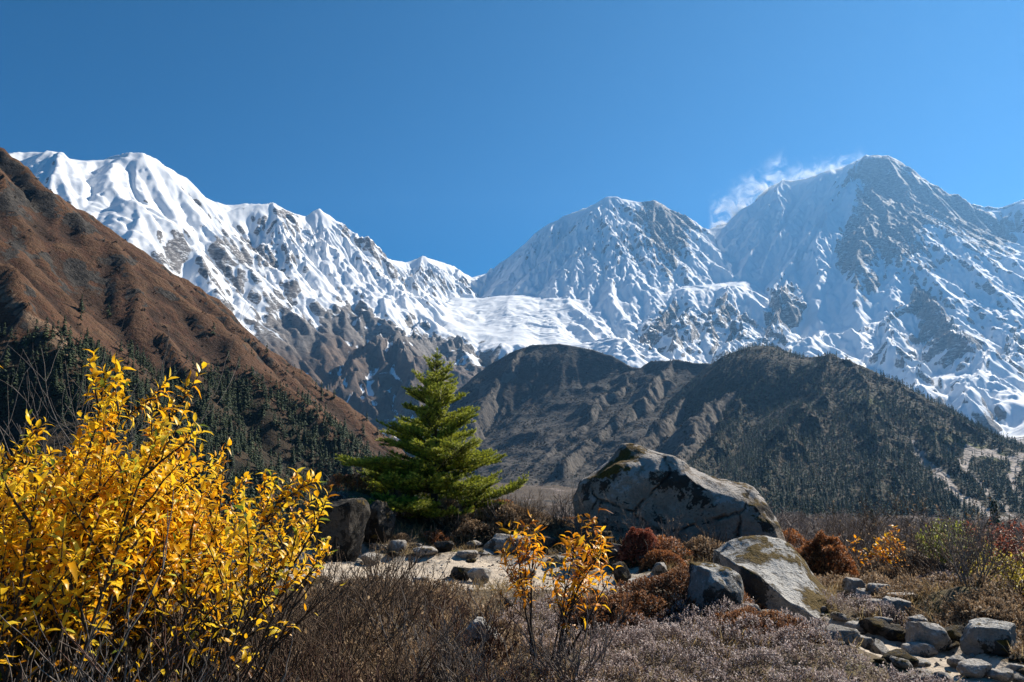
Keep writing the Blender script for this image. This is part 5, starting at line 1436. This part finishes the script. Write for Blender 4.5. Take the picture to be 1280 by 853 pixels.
def conifers():
    rng = np.random.RandomState(31)
    protos = []
    for k in range(4):
        o = root('conifer', (0, 0, 0)); tag(o, '', 'tree')
        link(bpy.data.objects.new('crown', conifer_mesh('crown', 70+k, 85, [0.2, 0.24, 0.28, 0.22][k])), o)
        P, R, _ = wobble_line([0, 0, -0.04], [0, 0, 1], 1.0, 4, 0.018, 0.004, rng, 0.02)
        put_tubes('trunk', [(P, R)], BARK_DARK, o, 5)
        protos.append(o)
    used = [False]*4
    def place(pts, hs, label, group):
        for p, h in zip(pts, hs):
            k = rng.randint(4); o = protos[k]
            if not used[k]:
                used[k] = True
                o.location = p; o.scale = (h, h, h); o.rotation_euler = (0, 0, rng.rand()*6); o['label'] = label; o['group'] = group
            else:
                copy_tree(o, p, rng.rand()*6.28, (h*(0.9+0.3*rng.rand()), h), label, group)
    # left hill
    f = F['left']
    x = rng.uniform(-900, 60, 200000); y = rng.uniform(300, 1350, 200000)
    z = f.at(x, y); Vz = valley_z(x, y); px, py = project(x, y, z)
    lim = np.interp(px, [-300, 0, 60, 100, 150, 185, 210, 260, 300, 350, 420, 470], [400, 405, 412, 425, 436, 440, 468, 450, 455, 482, 522, 566])
    lim = lim + 12*fbm(x/60, y/60, 3, 71)
    den = sstep(0, 26, py-lim)*(0.25+0.75*sstep(-0.25, 0.15, fbm(x/70, y/70, 4, 75)))
    den = np.where((py > 520) & (px < 130), den*0.5, den)
    den = den+0.02*sstep(-60, 0, py-lim)
    ok = (z > Vz-1.5) & (px > -200) & (px < 500) & (rng.rand(len(x)) < den*0.62)
    x, y, z, px, py = x[ok], y[ok], z[ok], px[ok], py[ok]
    h = rng.uniform(4.5, 10.5, len(x))*(0.8+0.3*rng.rand(len(x)))
    # well spaced
    size = h/np.hypot(x, y)
    vis = (px > 60) & (py < 600)
    order = np.argsort(-(size*vis))
    first, rest = order[:175], order[175:]
    pts = np.stack([x, y, z-0.4], 1)
    place(pts[first], h[first], 'dark green conifer in the wood on the brown hillside at the left', 'conifers on the brown hill')
    conifer_mass('conifer_wood', pts[rest], h[rest], 1, 30, 'dark conifer wood covering the lower brown hillside', 0.25)
    print('left conifers', len(x))
    # wooded hill
    w = F['wood']
    n = 190000
    x = rng.uniform(250, 1900, n); y = rng.uniform(650, 2400, n); z = w.at(x, y); Vz = valley_z(x, y); px, py = project(x, y, z)
    j = np.clip(((y-w.y[0])/w.dx).astype(int), 0, w.H.shape[0]-1); i = np.clip(((x-w.x[0])/w.dx).astype(int), 0, w.H.shape[1]-1)
    sc = F['wood_scar'][j, i]; md = F['wood_meadow'][j, i]
    nn = fbm(x/90, y/90, 4, 85)
    den = sstep(455, 560, py+60*nn)*0.85+0.10+0.3*sstep(0.1, 0.5, nn)
    den = np.where(px < 900, den*0.35, den)*(1-np.clip(sc*1.6, 0, 1))*(1-0.75*md)
    ok = (z > Vz-1.0) & (px > 760) & (px < 1400) & (rng.rand(n) < den*0.26)
    x, y, z, px, py = x[ok], y[ok], z[ok], px[ok], py[ok]
    h = rng.uniform(8, 16, len(x))
    size = h/np.hypot(x, y); vis = (px > 975) & (px < 1275) & (py < 640)
    order = np.argsort(-(size*vis)); first, rest = order[:110], order[110:]
    pts = np.stack([x, y, z-0.4], 1)
    place(pts[first], h[first], 'dark conifer low on the wooded hill at the right', 'conifers on the wooded hill')
    conifer_mass('conifer_wood', pts[rest], h[rest], 2, 26, 'dark conifer wood on the hill at the right', 0.24)
    print('wood conifers', len(x))
    # dark hill: thin wood low down and along the spurs
    g = F['dark']
    n = 60000
    x = rng.uniform(-330, 1100, n); y = rng.uniform(1200, 3000, n); z = g.at(x, y); Vz = valley_z(x, y); px, py = project(x, y, z)
    nn = fbm(x/120, y/120, 4, 86)
    den = sstep(500, 585, py+60*nn)*0.8+0.12
    ok = (z > Vz-1.0) & (px > 480) & (px < 1000) & (rng.rand(n) < den*0.07)
    pts = np.stack([x, y, z-0.5], 1)[ok]
    conifer_mass('scrub_wood', pts, rng.uniform(4, 9, len(pts)), 3, 24, 'thin dark scrub wood on the hill across the valley', 0.3)
    # low scrub on the brown hill and brown leafless crowns between the conifers
    def scrub(name, fld, n, xr, yr, dens, hs, seed, label, mat):
        r2 = np.random.RandomState(seed)
        x = r2.uniform(*xr, n); y = r2.uniform(*yr, n); z = fld.at(x, y); px, py = project(x, y, z)
        ok = (z > valley_z(x, y)-0.5) & (r2.rand(n) < dens(x, y, px, py))
        x, y, z = x[ok], y[ok], z[ok]; n = len(x); per = 16
        h = r2.uniform(*hs, n)
        k = np.repeat(np.arange(n), per); m = len(k)
        c = r2.normal(0, 1, (m, 3)); c /= np.linalg.norm(c, axis=1)[:, None]; c[:, 2] = np.abs(c[:, 2])
        q = np.stack([x, y, z], 1)[k]+c*h[k][:, None]*np.array([0.5, 0.5, 0.8])
        a = r2.normal(0, 1, (m, 3)); b = np.cross(a, c); s_ = (h[k]*0.26)[:, None]
        a /= np.linalg.norm(a, axis=1)[:, None]; b /= np.linalg.norm(b, axis=1)[:, None]+1e-9
        V = np.stack([q-a*s_, q+b*s_*.8, q+a*s_, q-b*s_*.8], 1).reshape(-1, 3)
        o = link(bpy.data.objects.new(name, mesh_np(name, V, np.arange(m*4).reshape(-1, 4), mat, dict(tone=np.repeat(np.clip(np.repeat(r2.rand(n), per)+r2.normal(0, .15, m), 0, 1), 4)), False)))
        o['kind'] = 'stuff'; o['label'] = label
    dull = mat_leaf('dull_scrub', [(0.0, (0.022, 0.02, 0.014)), (0.5, (0.05, 0.04, 0.026)), (1.0, (0.10, 0.07, 0.045))], 0.1, 0.9)
    pale = mat_leaf('leafless_crowns', [(0.0, (0.035, 0.03, 0.02)), (0.5, (0.075, 0.058, 0.036)), (1.0, (0.14, 0.105, 0.06))], 0.15, 0.9)
    scrub('hill_scrub', F['left'], 60000, (-900, 100), (150, 1350), lambda x, y, px, py: (px > -250)*(px < 520)*(0.03+0.22*sstep(0.0, 0.5, fbm(x/45, y/45, 4, 871))+0.25*sstep(-80, 60, py-np.interp(px, [0, 200, 350, 480], [410, 460, 480, 570]))), (0.8, 2.6), 41, 'low dark scrub dotted over the brown hillside', dull)
    scrub('leafless_wood', F['wood'], 90000, (250, 1900), (650, 2400), lambda x, y, px, py: (px > 760)*(px < 1400)*(0.04+0.2*sstep(0.0, 0.4, fbm(x/60, y/60, 4, 872)))*(1-np.clip(1.5*F['wood_scar'][np.clip(((y-w.y[0])/w.dx).astype(int), 0, w.H.shape[0]-1), np.clip(((x-w.x[0])/w.dx).astype(int), 0, w.H.shape[1]-1)], 0, 1)), (2.5, 6.5), 42, 'leafless crowns among the conifers of the wooded hill', pale)
    scrub('leafless_wood', F['dark'], 70000, (-330, 1100), (1200, 3000), lambda x, y, px, py: (px > 480)*(px < 1000)*(0.04+0.3*sstep(0.0, 0.4, fbm(x/110, y/110, 4, 873))*sstep(440, 560, py)), (2.5, 6), 43, 'leafless scrub wood on the dark hill across the valley', pale)
    # a few lone conifers in the bare wood at the right
    for q, (a, D, hh, lab) in enumerate([(1087, 120, 8.0, 'lone slim conifer among the bare trees above the dark mossy boulder'), (1240, 75, 7.0, 'lone dark conifer among bare trees near the right border')]):
        copy_tree(protos[q], at(a, D), q, (hh*1.1, hh), lab, 'lone conifers in the bare wood')

def bare_tree_lines(rng, lev=2, nb=9):
    lines = []
    P, R, _ = wobble_line([0, 0, -0.03], [0, 0, 1], 0.95, 6, 0.017, 0.005, rng, 0.12)
    lines.append((P, R))
    for k in range(nb):
        f = 0.22+0.72*(k+rng.rand())/nb; i = min(int(f*6), 5); p = P[i]+(P[i+1]-P[i])*(f*6-i); a = rng.rand()*6.28
        L = 0.34*(1.1-f)+0.07
        S, SR, _ = wobble_line(p, [math.cos(a)*.75, math.sin(a)*.75, .65], L, 3, 0.007, 0.003, rng, 0.25, 0.2)
        lines.append((S, SR))
        for q in range(7):
            j = rng.randint(1, 4); b = rng.rand()*6.28
            S2, R2, _ = wobble_line(S[j], [math.cos(b)*.8, math.sin(b)*.8, .55], L*0.6, 2, 0.0035, 0.002, rng, 0.25)
            lines.append((S2, R2))
    return lines

def bare_trees():
    rng = np.random.RandomState(51)
    protos, raw = [], []
    for k in range(5):
        V, Q = tubes(bare_tree_lines(rng), 3); raw.append((V, Q))
        o = root('bare_tree', (0, 0, 0)); tag(o, '', 'tree')
        link(bpy.data.objects.new('branches', mesh_np('branches', V, Q, BAREWOOD)), o)
        protos.append(o)
    used = [False]*5
    lab, grp = 'grey brown leafless tree on the slope beyond the terrace at the right', 'bare trees on the slope at the right'
    n = 0
    while n < 130:
        px, D = rng.uniform(960, 1330), 10**rng.uniform(math.log10(34), math.log10(230))
        p = at(px, D); h = rng.uniform(3.6, 6.5)*(0.6 if D < 60 else 1.0)
        k = rng.randint(5)
        if not used[k]:
            used[k] = True; o = protos[k]; o.location = p; o.scale = (h*1.2, h*1.2, h); o['label'] = lab; o['group'] = grp
        else:
            copy_tree(protos[k], p, rng.rand()*6.28, (h*(1.0+0.5*rng.rand()), h), lab, grp)
        n += 1
    def mass(name, pts, hs, label):
        VV, QQ, c0 = [], [], 0
        for p, h in zip(pts, hs):
            V, Q = raw[rng.randint(5)]
            a = rng.rand()*6.28; c, s = math.cos(a), math.sin(a); w = h*(1+0.5*rng.rand())
            VV.append(np.stack([(V[:, 0]*c-V[:, 1]*s)*w+p[0], (V[:, 0]*s+V[:, 1]*c)*w+p[1], V[:, 2]*h+p[2]], 1)); QQ.append(Q+c0); c0 += len(V)
        o = link(bpy.data.objects.new(name, mesh_np(name, np.concatenate(VV), np.concatenate(QQ), BAREWOOD))); o['kind'] = 'stuff'; o['label'] = label
    m = 2300
    px = rng.uniform(930, 1400, m); D = 10**rng.uniform(math.log10(110), math.log10(900), m)
    v = np.stack([(px-640)/FPX, np.ones(m)], 1); v /= np.linalg.norm(v, axis=1)[:, None]
    X, Y = v[:, 0]*D, v[:, 1]*D; Z = np.maximum(valley_z(X, Y), np.where(D > 560, F['wood'].at(X, Y), -99))
    mass('bare_wood', np.stack([X, Y, Z], 1), rng.uniform(4.5, 8, m), 'leafless grey brown wood filling the slope at the right')
    m = 1100
    px = rng.uniform(560, 960, m); D = 10**rng.uniform(math.log10(300), math.log10(1600), m)
    v = np.stack([(px-640)/FPX, np.ones(m)], 1); v /= np.linalg.norm(v, axis=1)[:, None]
    X, Y = v[:, 0]*D, v[:, 1]*D; Z = valley_z(X, Y)
    mass('bare_wood', np.stack([X, Y, Z], 1), rng.uniform(6, 11, m), 'leafless wood on the flat valley floor behind the spruce')
    # brush right behind the terrace edge
    m = 420
    px = np.r_[rng.uniform(380, 1000, 260), rng.uniform(570, 740, 160)]; D = np.r_[rng.uniform(24, 120, 260), rng.uniform(23, 60, 160)]
    pts = np.array([at(a, d) for a, d in zip(px, D)])
    mass('bare_wood', pts, rng.uniform(0.9, 2.4, m), 'bare brush on the slope below the terrace')
conifers()
bare_trees()

# ------------------------------------------------------------------ snow blown off the crest
def snow_plume(name, a, b, depth, height, below, gain, scale_h, noise, seed, label):
    """a slanting prism of blown snow above the crest a-b (world points); thins out upwards and to both sides"""
    ex = b-a; u = ex/np.linalg.norm(ex[:2]); n = np.array([-u[1], u[0], 0])
    V = []
    for p in (a, b):
        for sy in (-1, 1):
            for z in (-below, height):
                q = p+n*sy*depth; V.append((q[0], q[1], q[2]+z))
    me = bpy.data.meshes.new(name)
    me.from_pydata(V, [], [(0, 1, 3, 2), (4, 6, 7, 5), (0, 4, 5, 1), (2, 3, 7, 6), (1, 5, 7, 3), (0, 2, 6, 4)])
    t = NT('blown_snow'); nd = t.n; nd.remove(t.b)
    g = nd.new('ShaderNodeNewGeometry'); sp = nd.new('ShaderNodeSeparateXYZ'); t.l.new(g.outputs['Position'], sp.inputs[0])
    x, y, z = sp.outputs
    rx = t.math('SUBTRACT', x, float(a[0])); ry = t.math('SUBTRACT', y, float(a[1]))
    al = t.math('ADD', t.math('MULTIPLY', rx, float(u[0])), t.math('MULTIPLY', ry, float(u[1])))
    ac = t.math('ADD', t.math('MULTIPLY', rx, float(n[0])), t.math('MULTIPLY', ry, float(n[1])))
    h = t.math('SUBTRACT', z, t.math('ADD', t.math('MULTIPLY', al, float(u[2])), float(a[2])))
    L = float(np.linalg.norm(ex[:2]))
    ends = t.math('MULTIPLY', t.rng(al, 0, L*0.12, 0, 1, True), t.rng(al, L, L*0.88, 0, 1, True))
    side = t.rng(t.math('ABSOLUTE', ac), depth, 0.0, 0, 1, True)
    up = t.math('POWER', 2.718, t.math('MULTIPLY', t.math('MAXIMUM', h, 0.0), -1.0/scale_h))
    up = t.math('MULTIPLY', up, t.rng(h, height, height*0.6, 0, 1, True))
    nz = t.rng(t.noise(g.outputs['Position'], noise, 5, 0.62, 1.2), 0.48, 0.66, 0, 1, True)
    den = t.math('MULTIPLY', t.math('MULTIPLY', ends, side), t.math('MULTIPLY', up, t.math('MULTIPLY', nz, gain)))
    v = nd.new('ShaderNodeVolumePrincipled'); v.inputs['Color'].default_value = (0.98, 0.99, 1, 1); v.inputs['Anisotropy'].default_value = 0.35
    t.l.new(den, v.inputs['Density']); t.l.new(v.outputs[0], nd['Material Output'].inputs['Volume'])
    me.materials.append(t.m)
    o = link(bpy.data.objects.new(name, me)); o['kind'] = 'stuff'; o['label'] = label
a_, b_, c_ = pt(1085, 203, 8060), pt(979, 228, 8195), pt(885, 290, 8060)
snow_plume('snow_plume', b_, a_, 130, 260, 30, 0.022, 45, 0.0075, 1, 'snow blown off the upper crest of the highest peak')
snow_plume('snow_plume', c_, b_+np.array([60, 0, 10.0]), 130, 420, 30, 0.035, 110, 0.006, 2, 'snow blown off the saddle left of the highest peak')
# ------------------------------------------------------------------ the air
def haze():
    x0, x1, y0, y1, z0, z1 = -6900, 6900, -400, 9700, -420, 3250
    V = [(x, y, z) for z in (z0, z1) for y in (y0, y1) for x in (x0, x1)]
    me = bpy.data.meshes.new('haze')
    me.from_pydata(V, [], [(0, 2, 3, 1), (4, 5, 7, 6), (0, 1, 5, 4), (1, 3, 7, 5), (3, 2, 6, 7), (2, 0, 4, 6)])
    m = bpy.data.materials.new('haze_air'); m.use_nodes = True
    n = m.node_tree.nodes; n.remove(n['Principled BSDF'])
    v = n.new('ShaderNodeVolumePrincipled')
    v.inputs['Color'].default_value = (0.24, 0.54, 1.0, 1)
    v.inputs['Density'].default_value = 3.1e-5
    v.inputs['Anisotropy'].default_value = 0.45
    m.node_tree.links.new(v.outputs[0], n['Material Output'].inputs['Volume'])
    me.materials.append(m)
    o = link(bpy.data.objects.new('haze', me)); o['kind'] = 'stuff'
haze()
